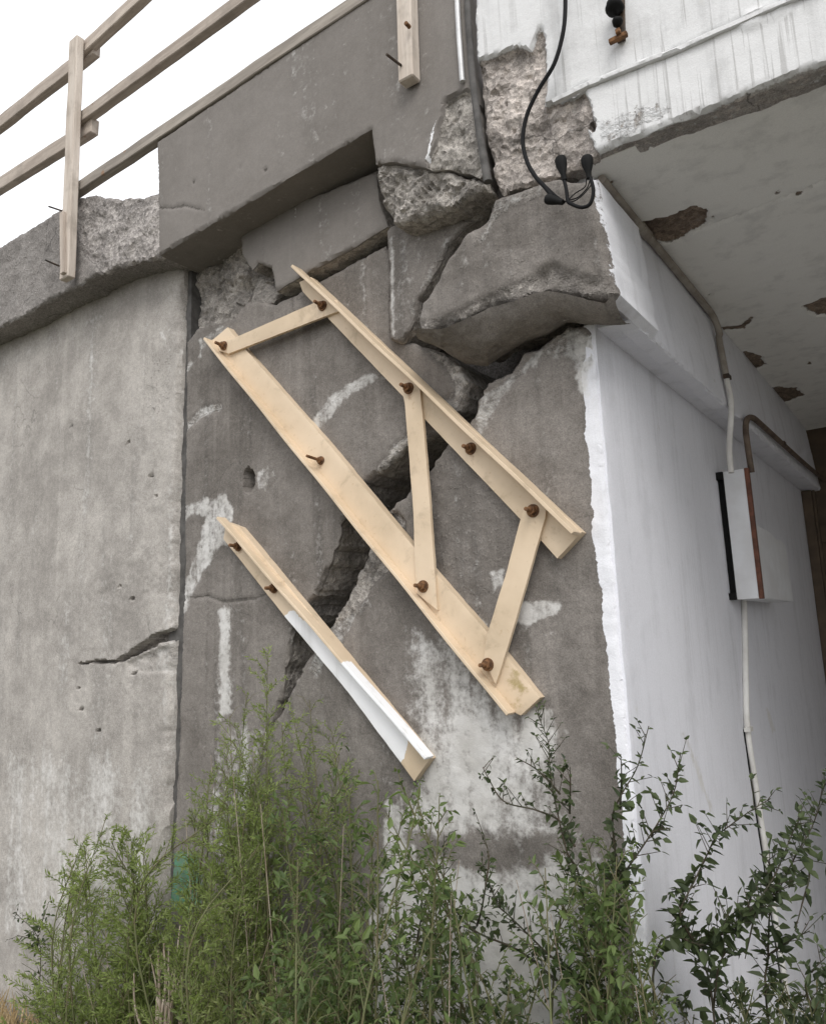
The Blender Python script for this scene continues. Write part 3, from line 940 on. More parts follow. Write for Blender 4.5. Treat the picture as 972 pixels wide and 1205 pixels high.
# white side wall and the beam above it
fx = wal(-.6940)
slab('side_wall', [(.006, 0), (3.2, 0), (3.2, 2.52), (.006, 2.52)], fx, M_WALL, abut, depth=.03, step=.02, jag=0, edge=.002, rough=.0012, wander=.0015, seed=13,
     base={'white': 1.0, 'fine': .22}, side={'white': 1.0},
     regions=[dict(poly=[(.0, -.1), (.0, .9), (.35, .75), (.9, .55), (3.3, .45), (3.3, -.1)], white=.72, rag=.1, f=.1),
              dict(poly=fx.px([(720, 758), (792, 762), (792, 764), (720, 760)]), dark=.3, rag=.003, f=.004),
                 dict(poly=fx.px([(900, 835), (905, 835), (912, 860), (907, 860)]), lime=.8, rag=.01, f=.006),
                 dict(poly=fx.px([(800, 860), (806, 860), (842, 960), (838, 962)]), lime=.7, rag=.01, f=.006),
                 dict(poly=[(.1, .1), (3.2, .1), (3.2, .5), (1.2, .62), (.5, .5), (.1, .56)], dark=.26, rag=.12, f=.12),
                 dict(poly=[(.9, 1.2), (3.3, .9), (3.3, 2.6), (1.5, 2.6)], white=.9, dark=.12, rag=.1, f=.25)])
ax = np.array([-.036, 0, .385])
ax /= np.linalg.norm(ax)
fbm_ = Frame((-.600, 0, 2.505), (0, 1, 0), ax)
nb_ = fbm_.px([(700, 212), (707, 255), (715, 300), (723, 342), (735, 362), (751, 381)])
poly_b = [tuple(p) for p in nb_]+[(nb_[-1][0]+.02, -.002), (3.2, -.002), (3.2, .396), (nb_[0][0], .396)]
slab('bearing_beam', poly_b, fbm_, M_WALL, abut, depth=.04, step=.012, jag=0, jags=[.001, .002, .004, .006, .006, .001, .001, 0, 0, 0], edge=.008, rough=.002, wander=.006, seed=14, base={'white': 1.0},
     side={'white': .9}, regions=[dict(poly=[(-.2, .3), (.2, .1), (.3, .2), (.0, .5)], white=.62, rag=.05, f=.05), dict(poly=[(.5, -.1), (3.3, -.1), (3.3, .5), (.8, .5)], white=.80, dark=.16, rag=.08, f=.2)])
slab('beam_underside', [(.02, -.705), (3.2, -.705), (3.2, -.603), (.02, -.603)], cei(2.505), M_WALL, abut, depth=.03, step=.015, jag=0, edge=.003, rough=.002, seed=15, base={'white': 1.0}, side={'white': 1.0})

# ------------------------------------------------------------------ deck
deck = thing('bridge_deck', 'bridge deck with grey parapet, spalled white painted edge beam and peeling soffit', 'bridge', (.3, 1.0, 2.9))
ff = fac(-.16)
PP_ = [(185, 167), (305, 85), (425, 2), (520, -62), (545, -62), (549, 40), (556, 112), (567, 190), (560, 205), (530, 196), (505, 197), (470, 190), (441, 192), (437, 151), (310, 227), (187, 300)]
JP = [.001]*len(PP_)
for i in (6, 7, 8, 9, 10, 11):
    JP[i] = .006
slab('parapet_slab', ff.px(PP_), ff, M_SLAB, deck, depth=.30, step=.009, jag=.001, jags=JP, edge=.007, rough=.001, seed=21, wander=.002, side={'expo': .0, 'dark': .1},
     regions=[dict(poly=ff.px([(522, 118), (545, 108), (562, 110), (580, 210), (530, 205), (505, 202), (502, 190), (514, 165)]), dep=.02, amp=.02, expo=.9, rag=.008, f=.006),
              dict(poly=ff.px([(500, 188), (512, 140), (514, 141), (504, 190)]), white=.6, rag=.004, f=.003),
              dict(poly=ff.px([(186, 243), (205, 243), (216, 238), (218, 240), (240, 246), (241, 248), (217, 244), (205, 246), (186, 246)]), dark=.8, dep=.004, rag=.003, f=.002),
              dict(poly=ff.px([(226, 212), (229, 211), (230, 216), (227, 217)]), dark=.8, dep=.004, rag=.002, f=.002),
              dict(poly=ff.px([(310, 198), (314, 197), (314, 201), (311, 202)]), dark=.8, dep=.004, rag=.002, f=.002),
              dict(poly=ff.px([(281, 196), (284, 195), (284, 199), (281, 200)]), dark=.6, dep=.003, rag=.002, f=.002),
              dict(poly=ff.px([(185, 165), (425, 0), (425, 12), (190, 175)]), dark=.25, rag=.015, f=.02)])
fn = fac(-.135)
PN = [(442, 194), (470, 190), (505, 195), (540, 203), (569, 208), (574, 224), (552, 230), (520, 243), (490, 254), (462, 263), (450, 252), (446, 228)]
slab('spalled_corner', fn.px(PN), fn, M_PIER, deck, depth=.2, step=.006, jag=.008, edge=.03, rough=.004, seed=22, base={'expo': .95, 'tan': .12},
     regions=[dict(poly=fn.px([(438, 188), (580, 200), (580, 230), (440, 268)]), amp=.03, rag=.01, f=.01)])
PF = [(556, -62), (560, 60), (563, 112), (575, 205), (583, 221), (640, 205), (668, 192), (700, 178), (730, 166), (762, 154), (800, 139), (860, 116), (920, 92), (972, 72), (1060, 38), (1060, -62)]
JF = [.002]*len(PF)
for i in range(3, 7):
    JF[i] = .007
for i in range(7, 14):
    JF[i] = .003
R_f = [dict(poly=ff.px([(555, 76), (566, 68), (590, 62), (608, 55), (624, 58), (630, 40), (636, 27), (641, 45), (642, 100), (640, 122), (668, 112), (686, 106), (692, 118), (695, 140), (690, 150), (702, 180), (600, 240), (560, 230)]), dep=.022, amp=.022, expo=1.0, white=0.0, fine=0.0, rag=.008, f=.005),
       # the throat under the drip ridge and the torn arris
       dict(poly=ff.px([(640, 122), (688, 98), (740, 78), (800, 55), (865, 24), (905, 8), (1060, -62), (1060, -58), (906, 12), (866, 28), (800, 59), (740, 82), (690, 102), (642, 127)]), dep=.012, dark=.12, rag=.002, f=.004),
       dict(poly=ff.px([(700, 186), (762, 156), (860, 114), (972, 70), (1060, 36), (1060, 60), (972, 84), (860, 128), (762, 166), (700, 190)]), expo=.6, white=.25, fine=.2, dep=.008, amp=.006, rag=.008, f=.006),
       dict(poly=ff.px([(695, 140), (740, 122), (790, 120), (800, 134), (740, 160), (702, 176)]), white=.62, expo=.5, amp=.003, rag=.02, f=.02),
       dict(poly=ff.px([(868, 26), (880, 14), (905, 6), (930, 4), (925, 14), (900, 28), (878, 36)]), dep=-.006, amp=.006, white=.7, rag=.01, f=.01),
       dict(poly=ff.px([(722, 48), (736, 46), (738, 110), (728, 125), (722, 100)]), tan=.33, rag=.01, f=.02, white=.72),
       dict(poly=ff.px([(690, 142), (697, 140), (700, 152), (694, 156)]), dep=.03, dark=.8, expo=.9, white=0, rag=.004, f=.004)]
slab('edge_beam', ff.px(PF), ff, M_FASC, deck, depth=.06, step=.0085, jag=.003, jags=JF, edge=.010, rough=.0015, seed=23, wander=.005,
     base={'white': .93, 'fine': 1.0}, side={'expo': .5, 'white': .3}, regions=R_f)
x1 = ff.px([(1060, 38)])[0]
slab('edge_beam', [(x1[0]+.002, x1[1]), (3.5, x1[1]), (3.5, 3.8), (x1[0]+.002, 3.8)], ff, M_FASC, deck, depth=.22, step=.05, jag=0, edge=.01, rough=.0015, seed=24, base={'white': .93, 'fine': 1.0}, side={'white': 1.0})
fc = cei(2.888)
def cpx(l):
    return fc.px(l)
R_s = [dict(poly=cpx([(752, 262), (772, 259), (790, 255), (803, 250), (814, 243), (829, 247), (833, 262), (826, 270), (812, 275), (800, 283), (776, 289), (762, 280)]), dep=.017, amp=.006, expo=1.0, white=0, rag=.012, f=.004),
       dict(poly=cpx([(866, 420), (876, 413), (893, 420), (900, 430), (885, 436), (872, 434)]), dep=.014, amp=.008, expo=1.0, white=0, rag=.02, f=.005),
       dict(poly=cpx([(896, 458), (915, 455), (938, 457), (945, 466), (925, 474), (910, 475)]), dep=.014, amp=.008, expo=1.0, white=0, rag=.03, f=.006),
       dict(poly=cpx([(948, 360), (965, 352), (985, 348), (985, 370), (962, 372)]), dep=.014, amp=.006, expo=.95, white=0, rag=.02, f=.006),
       dict(poly=cpx([(846, 386), (872, 383), (886, 370), (887, 374), (876, 388), (848, 390)]), dep=.006, white=.25, expo=.8, rag=.01, f=.005),
       dict(poly=cpx([(822, 270), (850, 260), (880, 249), (972, 212), (1100, 162), (1100, 164), (972, 214), (880, 251.5), (850, 262), (822, 273)]), dep=.006, dark=.6, rag=.003, f=.002),
       dict(poly=cpx([(700, 178), (762, 152), (764, 160), (760, 168), (716, 190)]), dep=.0, dark=.35, rag=.01, f=.006),
       dict(poly=cpx([(930, 505), (972, 498), (972, 502), (930, 508)]), dep=.006, dark=.6, rag=.01, f=.004)]
for (x, y, s) in [(838, 257, 2), (915, 227, 3), (940, 228, 3), (952, 222, 2), (720, 215, 4), (952, 428, 2), (835, 348, 2)]:
    R_s.append(dict(poly=cpx([(x-s, y+s*.5), (x, y-s), (x+s, y-s*.4), (x+s*.4, y+s)]), dep=.008, white=0, expo=1, dark=.5, rag=.006, f=.003))
slab('soffit', [(-.12, -.64), (-.12, .55), (3.25, .55), (3.25, -.64)], fc, M_SOFF, deck, depth=.02, step=.011, jag=0, edge=0, rough=.001, wander=.004, seed=25, base={'white': .95}, regions=R_s, side={'white': .5})
slab('soffit', [(-.12, .552), (-.12, 3.4), (3.25, 3.4), (3.25, .552)], fc, M_SOFF, deck, depth=.02, step=.06, jag=0, edge=0, rough=.001, wander=.004, seed=26, base={'white': .95}, side={'white': .5})
bevel_box('deck_slab', (-.95, -.05, 2.91), (3.5, 3.4, 3.3), M_COPE, deck, 0)
bevel_box('deck_slab', (-2.44, .2, 2.93), (-.955, 3.4, 3.4), M_COPE, deck, 0)
frl = fac(-.172)
slab('drip_ledge', frl.px([(648, 116), (690, 95), (740, 75), (800, 52), (865, 22), (905, 5), (1060, -62), (1060, -56), (905, 10), (865, 27), (800, 57), (740, 80), (690, 100), (650, 120)]), frl, M_FASC, deck,
     depth=.014, step=.008, jag=.0008, edge=.003, rough=.001, seed=27, base={'white': .93, 'fine': .4}, side={'white': .9})
# sealant bead in the joint and the pale strip beside it
ffj = fac(-.165)
jp = ffj.p3([(549, -50), (550, 0), (552, 40), (556, 90), (562, 140), (569, 185), (574, 214)])
tube('joint_seal', catmull(jp, 6), .008, M_JOINT, deck, 10, .012)
ffg = fac(-.17)
gp = ffg.p3([(537, -50), (538, 0), (540, 40), (544, 96)])
tube('edge_strip', catmull(gp, 6), .008, M_GALV, deck, 8)

# ------------------------------------------------------------------ far abutment and the end of the passage
opp = thing('far_abutment', 'white painted far abutment across the underpass, outside the view', 'abutment', (2.7, 1.5, 0))
bevel_box('side_wall', (2.55, -.05, 0), (2.9, 3.5, 2.88), M_WALL, opp, .01)  # unseen; distance set so the passage darkens towards its far end
scr = thing('timber_screen', 'dark brown timber boarding closing the far end of the underpass', 'screen', (-.3, 3.3, .1))
for i in range(12):
    x = -.8+i*.34
    bevel_box('plank', (x, 3.31+.008*(i % 2), .05), (x+.33, 3.345+.008*(i % 2), 3.3), M_TIMB, scr, .004)
for z in (.5, 2.2):
    bevel_box('batten', (-.75, 3.26, z), (3.0, 3.298, z+.1), M_TIMB, scr, .003)
tp = thing('timber_post', 'brown timber door post standing against the white wall at the far end', 'post', (-.66, 3.16, .1))
bevel_box('post', (-.693, 3.12, .1), (-.64, 3.2, 2.5), M_TIMB, tp, .004)
bevel_box('stop_batten', (-.639, 3.14, .1), (-.625, 3.18, 2.5), M_TIMB, tp, .003)

# ------------------------------------------------------------------ wooden railing
rail = thing('wooden_railing', 'makeshift railing of weathered timber posts and three long rails on the parapet', 'railing', (-2.6, -.16, 3.3))
fr_ = fac(-.168)
UPZ = (0, 0, 1)
NY = (0, -1, 0)
def rail_board(top, bot, y, t, mat, seed, name='rail'):
    fr1 = fac(y)
    a = fr1.p3(top)
    b = fr1.p3(bot)
    p0 = (a[0]+b[0])/2
    p1 = (a[1]+b[1])/2
    # carry on in a straight line
    w = (np.linalg.norm(a[0]-b[0])*.5+np.linalg.norm(a[1]-b[1])*.5)
    w = abs((a[0]-b[0])[2])*.5+abs((a[1]-b[1])[2])*.5
    p0 = p0+np.array([0, t/2, 0])
    p1 = p1+np.array([0, t/2, 0])
    return board(name, p0, p1, UPZ, NY, w, t, mat, rail, .003, .003, seed)
rail_board([(-90, 208), (110, 46)], [(-90, 220), (110, 62)], -.150, .038, M_WOOD, 1)
rail_board([(82, 62), (330, -168)], [(82, 78), (330, -155)], -.168, .038, M_WOOD, 2)
rail_board([(-90, 265), (108, 139)], [(-90, 280), (108, 153)], -.150, .038, M_WOOD, 3)
rail_board([(78, 143), (420, -113)], [(78, 156), (420, -97)], -.168, .038, M_WOOD, 4)
rail_board([(84, 217), (560, -104)], [(84, 232), (560, -90)], -.168, .038, M_WOODD, 5)
def post(top, bot, wpx, y0, t, mat, seed, nails, block=True):
    fr1 = fac(y0)
    p = fr1.p3([top, bot, (bot[0]+wpx, bot[1])])
    w = abs(p[2][0]-p[1][0])
    x = p[1][0]
    a = Vector((x, y0+t/2, p[1][2]))
    b = Vector((x+(p[0][0]-x)*.6, y0+t/2, p[0][2]))
    o = board('post', a, b, (1, 0, 0), NY, w, t, mat, rail, .004, .003, seed)
    for (q0, q1, ln) in nails:
        s0 = fac(y0-.001).p3([q0])[0]
        e0 = fac(y0-ln).p3([q1])[0]
        nn = tube('nail', [s0, e0], .004, M_DKMET, o, 6)
        nn.location = (0, 0, 0)
        nn.matrix_parent_inverse = (Matrix.Translation(rail.location) @ Matrix.LocRotScale(o.location, o.rotation_euler, None)).inverted()
    return o, x, w, a
fpost = -.215
po, x_, w_, a_ = post((86, 44), (75, 327), 10, -.212, .036, M_WOODL, 6, [((73, 248), (58, 243), .07), ((70, 313), (54, 306), .07)])
sp = fac(-.219)
c3 = sp.p3([(75, 322), (74, 250)])
board('cleat', c3[0], c3[1], (1, 0, 0), NY, .026, .016, M_WOOD, rail, .002, .002, 9)
po2, x2_, w2_, a2_ = post((474, -80), (477, 92), 18, -.205, .042, M_WOODL, 7, [((472, 77), (455, 64), .07)])
n3 = fac(-.215).p3([(482, 32)])[0]
tube('nail', [n3, n3+np.array([.0, -.02, 0])], .006, M_RUST, rail, 8)

# ------------------------------------------------------------------ steel braces
def plate(name, pxs, y, t, parent, regions=(), seed=0, mat=None):
    f = fac(y)
    return slab(name, f.px(pxs), f, mat or M_STEEL, parent, depth=t, step=.012, jag=.0004, edge=.0015, rough=.0004, seed=seed, side={'expo': 0}, wander=.001,
                regions=[dict(r, poly=f.px(r['poly'])) for r in regions])
def flange(name, q0, q1, y0, h, th, inward, parent, white_from=None, seed=0):
    """standing leg of an angle bar: runs q0-q1 on the wall, h out from it, th thick to the inward side"""
    f = fac(y0)
    a, b = f.p3([q0, q1])
    L = np.linalg.norm(b-a)
    x = (b-a)/L
    iv = np.array([x[2], 0, -x[0]])
    m = f.p3([inward])[0]-a
    if m @ iv < 0:
        iv = -iv
    n = max(10, int(L/.015))
    hs_ = [0, .3, .6, .93, 1.0]
    V = []
    W = []
    Dk = []
    for i in range(n+1):
        p = a+x*L*i/n
        wob = .0012*math.sin(i*.21+seed)
        ring = []
        for k in hs_:
            ring.append(p+np.array([0, -h*k, 0])+iv*wob)
        for k in hs_[::-1]:
            ring.append(p+np.array([0, -h*k, 0])+iv*(th+wob))
        V += ring
        W += [0.0 if white_from is None else float(np.clip((i/n-white_from)*14+.5, 0, 1))]*len(ring)
        Dk += [0.0]*len(ring)
    r = len(hs_)*2
    Fc = []
    for i in range(n):
        for k in range(r):
            k2 = (k+1) % r
            Fc.append((i*r+k, i*r+k2, (i+1)*r+k2, (i+1)*r+k))
    Fc.append(tuple(range(r))[::-1])
    Fc.append(tuple(n*r+k for k in range(r)))
    # outward orientation
    me = mesh_from(name, V, Fc, {'white': np.array(W), 'dark': np.array(Dk), 'tan': np.zeros(len(V)), 'green': np.zeros(len(V))}, sharp=30)
    bm = bmesh.new()
    bm.from_mesh(me)
    bmesh.ops.recalc_face_normals(bm, faces=bm.faces[:])
    bmesh.ops.bevel(bm, geom=[e for e in bm.edges if len(e.link_faces) == 2 and e.calc_face_angle() > .9], offset=.0012, segments=1, affect='EDGES')
    bm.to_mesh(me)
    bm.free()
    return link(name, me, M_STEEL, parent)
BOLT = bolt_mesh(.0125, .026)
STUD = bolt_mesh(.010, .055)
BOLT.materials.append(M_RUST)
STUD.materials.append(M_RUST)
def bolt(px, y, parent, me=BOLT, ang=0, lean=0):
    p = fac(y).p3([px])[0]
    o = bpy.data.objects.new('bolt', me)
    COL.objects.link(o)
    o.parent = parent
    o.location = Vector(p)-parent.location
    o.rotation_euler = (math.radians(90)+random.uniform(-.06, .06), random.uniform(-.08, .08)+lean, 0)
    o.rotation_euler.rotate_axis('Z', random.uniform(0, 1))
    return o
brace = thing('steel_brace', 'cream painted steel brace, two long angle bars tied by three flat bars over the crack', 'brace', (-1.5, -.02, 2.2))
rust_at = lambda x, y, r=9: dict(poly=[(x-r*.6, y-r*.4), (x, y-r), (x+r*.9, y-r*.2), (x+r*.5, y+r*3.2), (x-r*.2, y+r*2.0)], tan=.56, rag=.006, f=.012)
# upper angle
plate('angle_bar', [(356, 343), (352, 332), (366, 326), (684, 626), (655, 657), (640, 640), (494, 487), (420, 410)], -.030, .03, brace,
      [rust_at(554, 527), rust_at(481, 457), dict(poly=[(655, 657), (684, 626), (676, 618), (648, 648)], dark=.15, rag=.01, f=.01)], 31)
flange('standing_leg', (356, 317), (685, 627), -.028, .050, .010, (640, 640), brace, None, 1)
# lower angle
plate('angle_bar', [(268, 385), (286, 408), (384, 519), (465, 618), (513, 675), (572, 743), (635, 821), (612, 842), (604, 838), (600, 834), (245, 404)], -.030, .03, brace,
      [rust_at(376, 540, 7), rust_at(574, 782, 8), dict(poly=[(590, 775), (606, 782), (636, 820), (610, 846), (588, 836), (600, 815)], tan=.62, dark=.5, green=.58, rag=.03, f=.05),
       dict(poly=[(268, 385), (280, 405), (252, 410), (246, 402)], tan=.25, rag=.02, f=.02)], 32)
flange('standing_leg', (249, 403), (604, 841), -.028, .040, .009, (635, 821), brace, None, 2)
# ties
plate('flat_bar', [(257, 401), (272, 399), (366, 358), (378, 351), (396, 353), (401, 365), (390, 369), (269, 416), (258, 413)], -.042, .011, brace, [rust_at(264, 407, 7), rust_at(380, 360, 7)], 33)
plate('flat_bar', [(470, 449), (482, 446), (494, 458), (503, 560), (512, 688), (514, 718), (489, 697), (486, 600), (476, 474)], -.042, .011, brace, [rust_at(481, 457, 7), rust_at(498, 690, 7)], 34)
plate('flat_bar', [(614, 604), (619, 592), (634, 591), (642, 597), (641, 609), (618, 690), (595, 768), (583, 805), (569, 776), (572, 750), (594, 678)], -.042, .011, brace, [rust_at(627, 601, 7), rust_at(574, 782, 7)], 35)
for q, yy, me in (((264, 407), -.042, BOLT), ((380, 360), -.042, BOLT), ((481, 457), -.042, BOLT), ((554, 528), -.030, BOLT), ((627, 601), -.042, BOLT),
                  ((498, 690), -.042, BOLT), ((574, 782), -.042, BOLT), ((378, 542), -.030, STUD)):
    bolt(q, yy, brace, me)
strap = thing('steel_strap', 'short steel angle bolted low over the crack, half cream and half white', 'brace', (-1.75, -.02, 1.8))
plate('angle_bar', [(263, 634), (266, 614), (282, 620), (506, 893), (487, 919), (410, 815), (338, 729)], -.030, .03, strap,
      [rust_at(281, 643, 6), rust_at(323, 692, 6), dict(poly=[(334, 727), (344, 712), (430, 800), (482, 872), (472, 898), (462, 890), (405, 818)], white=.8, rag=.014, f=.008),
       dict(poly=[(462, 880), (490, 880), (506, 893), (487, 919)], dark=.35, tan=.1, rag=.01, f=.01)], 36)
flange('standing_leg', (266, 609), (511, 889), -.028, .040, .009, (410, 815), strap, .66, 3)
bolt((281, 643), -.030, strap)
bolt((323, 692), -.030, strap)

# ------------------------------------------------------------------ electrical box, conduits
xw = -.6995
yb0 = 1.13
fq = fac(yb0)
qa = fq.p3([(845, 555), (879, 552), (866, 706), (902, 703), (838, 556)])
zt, zb = (qa[0][2]+qa[1][2])/2, (qa[2][2]+qa[3][2])/2
bx0, bx1 = qa[0][0], qa[1][0]
bx0 = max(bx0, xw+.03)
fqx = wal(bx1)
yb1 = fqx.px([(933, 714)])[0][0]
box = thing('electrical_box', 'white metal electrical box with a rust brown edge and torn cover on the white wall', 'box', (xw, yb0, zb))
bevel_box('side_panel', (bx0, yb0, zb), (bx1-.012, yb0+.004, zt), M_BOXW, box, .0015)
bevel_box('rusty_edge', (bx1-.012, yb0-.002, zb-.002), (bx1+.004, yb0+.02, zt+.002), M_BOXB, box, .002)
bevel_box('base_panel', (bx0, yb0+.005, zb), (bx1-.001, yb1-.005, zb+.004), M_BOXW, box, .001)
bevel_box('back_plate', (bx0-.004, yb0-.001, zb), (bx0-.0005, yb0+.012, zt), M_BLACK, box, .0)
bevel_box('bracket', (xw, yb0-.012, zt-.03), (bx0, yb0+.03, zt), M_BLACK, box, .003)
bevel_box('bracket', (xw, yb0-.012, zb), (bx0, yb0+.03, zb+.025), M_BLACK, box, .003)
bevel_box('standoff', (xw, yb0+.012, zb+.026), (bx0-.004, yb0+.05, zt-.031), M_BLACK, box, .0)  # black also fills in the shadow gap between box and wall
cvp = fqx.px([(893, 620), (903, 625), (911, 634), (916, 636), (923, 642), (933, 714), (902, 704)])
cvp[-1, 0] = yb0+.021
cvp[0, 0] = yb0+.021
cvp[-1, 1] = zb+.001
cvp[-2, 1] = zb+.001
slab('torn_cover', cvp, wal(bx1+.003), M_BOXW, box, depth=.004, step=.006, jag=.003, jags=[.004, .004, .004, .004, .0, .0, .0], edge=.001, rough=.001, seed=41, side={'white': 0})
print('box', bx0, bx1, yb0, yb1, zb, zt)

def clip(name, p, r, parent, mat):
    o = bevel_box(name, tuple(np.array(p)-(r*.6, r*1.9, .008)), tuple(np.array(p)+(r*1.25, r*1.9, .008)), mat, parent, .002)
    return o
cd = thing('conduit', 'grey conduit following the soffit corner then dropping into the top of the electrical box', 'conduit', (-.61, .5, 2.86))
xt = -.636+.016
YB = wal(xt).px([(842, 392)])[0][0]
YE, ZE = wal(-.60).px([(862, 556)])[0]
top = [(xt, -.06, 2.873), (xt, .4, 2.872), (xt, .8, 2.871), (xt, YB-.06, 2.869), (xt+.004, YB-.01, 2.85), (xt+.012, YB, 2.80)]
ycon = 1.315
zz = np.linspace(2.78, ZE, 7)
mid_ = []
for z in zz:
    xo = -.600-.036*(z-2.505)/.385+.014 if z > 2.5 else -.586
    mid_.append((xo if z > 2.5 else -.586-.02*min(1, (2.5-z)/.15), YB+(YE-YB)*(2.78-z)/(2.78-ZE), z))
upper = catmull(top+mid_, 6)
cut = [i for i, p in enumerate(upper) if p[2] < 2.62][0]
tube('pipe', upper[:cut+1], .0125, M_COND, cd)
tube('pipe', upper[cut:], .0105, M_CONDW, cd)['label'] = 'white lower length of the conduit'
tube('coupling', [(xt, .24, 2.8725), (xt, .30, 2.8722)], .016, M_COND, cd, 12)
clip('clip', upper[cut], .011, cd, M_DKMET)
cd2 = thing('conduit', 'brown conduit looping out of the box top and running back along the beam', 'conduit', (-.59, 1.5, 2.5))
f2 = wal(-.585)
p2 = f2.p3([(884, 556), (880, 530), (877, 505), (879, 493), (886, 492), (898, 502), (920, 522), (948, 547), (985, 578)])
tube('pipe', catmull(p2, 6), .0115, M_CONDB, cd2)
clip('clip', p2[6], .011, cd2, M_DKMET)
cd3 = thing('conduit', 'white conduit running down the wall from the bottom of the electrical box', 'conduit', (xw, 1.2, .2))
f3_ = wal(xw+.016)
p3_ = f3_.p3([(875, 708), (876, 740), (877, 800), (879, 858), (888, 920), (900, 1000), (910, 1070), (919, 1130), (924, 1165), (930, 1215)])
p3_[0][2] = zb+.002
tube('pipe', catmull(p3_, 5), .011, M_CONDW, cd3)
tube('cable', [p+np.array([-.010, -.014, 0]) for p in catmull(p3_[3:], 5)], .0035, M_CABLE, cd3, 6)  # thin black cable set where a dark shadow line follows the conduit
clip('clip', p3_[3], .012, cd3, M_CONDW)

# ------------------------------------------------------------------ black cable and its connectors
cab = thing('cable', 'black cable hanging down the white edge beam and ending in loose plugs', 'cable', (-.85, -.2, 2.95))
fcb = fac(-.2)
c1 = fcb.p3([(664, -40), (665, 8), (662, 40), (652, 75), (634, 105), (620, 135), (615, 165), (620, 190), (630, 208), (641, 220), (650, 232)])
tube('wire', catmull(c1, 6), .0055, M_CABLE, cab)
c2 = fcb.p3([(640, 218), (655, 232), (664, 238)])
tube('wire', catmull(c2, 6), .004, M_CABLE, cab)
fcc = fac(-.215)
tube('wire', catmull(fcc.p3([(662, 206), (666, 222), (668, 236), (672, 240), (684, 244), (694, 240), (698, 226), (696, 214), (692, 204)]), 6), .0045, M_CABLE, cab)
tube('wire', catmull(fcc.p3([(668, 236), (680, 232), (690, 222), (694, 212)]), 6), .0015, M_CABLE, cab, 6)
tube('wire', catmull(fcc.p3([(666, 238), (676, 228), (688, 220), (690, 210)]), 6), .0015, M_CABLE, cab, 6)
tube('wire', catmull(fcc.p3([(660, 236), (674, 237), (686, 229), (695, 218)]), 6), .0015, M_CABLE, cab, 6)
def plug(a, b, r0, r1):
    A, Bp = fcc.p3([a, b])
    V = []
    Fc = []
    seg = [A+(Bp-A)*t for t in (0, .1, .35, .7, 1)]
    rad = [r0*.85, r0, r0*.92, r1*1.2, r1]
    n = 12
    d = (Bp-A)/np.linalg.norm(Bp-A)
    u = np.cross(d, (0, 1, 0))
    u /= np.linalg.norm(u)
    w = np.cross(d, u)
    for p, r in zip(seg, rad):
        for k in range(n):
            V.append(p+r*(math.cos(k*2*math.pi/n)*u+math.sin(k*2*math.pi/n)*w))
    for i in range(len(seg)-1):
        for k in range(n):
            Fc.append((i*n+k, i*n+(k+1) % n, (i+1)*n+(k+1) % n, (i+1)*n+k))
    Fc.append(tuple(range(n))[::-1])
    Fc.append(tuple((len(seg)-1)*n+k for k in range(n)))
    link('plug', mesh_from('plug', V, Fc, sharp=50), M_BLACK, cab)
plug((659, 186), (664, 212), .015, .006)
plug((690, 185), (693, 210), .015, .006)
plug((643, 234), (662, 238), .013, .007)

# ------------------------------------------------------------------ rusty hanger on the edge beam
hg = thing('hanger', 'rusty iron hanger with black round insulators fixed to the white edge beam', 'hanger', (-.67, -.17, 3.35))
fh = fac(-.172)
slab('back_strap', fh.px([(723, -40), (732, -40), (734, 44), (725, 48)]), fh, M_DKMET, hg, depth=.012, step=.01, jag=.0005, edge=.001, seed=51)
fh2 = fac(-.19)
def knob(px, r, l):
    p = fh2.p3([px])[0]
    bm = bmesh.new()
    bmesh.ops.create_uvsphere(bm, u_segments=16, v_segments=10, radius=r)
    for v in bm.verts:
        k = 1+.12*math.sin(v.co.x*160+v.co.z*210)+.08*math.sin(v.co.z*420)
        v.co = Vector((v.co.x*k, v.co.y*l, v.co.z*.8*k))+Vector(p)
    me = bpy.data.meshes.new('insulator')
    bm.to_mesh(me)
    bm.free()
    for pl in me.polygons:
        pl.use_smooth = True
    link('insulator', me, M_BLACK, hg)
knob((723, 8), .022, 1.2)
knob((726, 26), .013, 1.2)
bevel_box('rivet', tuple(fh2.p3([(727, 37)])[0]-.006), tuple(fh2.p3([(727, 37)])[0]+.006), M_RUST, hg, .003)
pp = fh.p3([(729, 47)])[0]
bevel_box('foot', tuple(pp+np.array([-.024, -.014, -.005])), tuple(pp+np.array([.022, -.001, .006])), M_RUST, hg, .002)

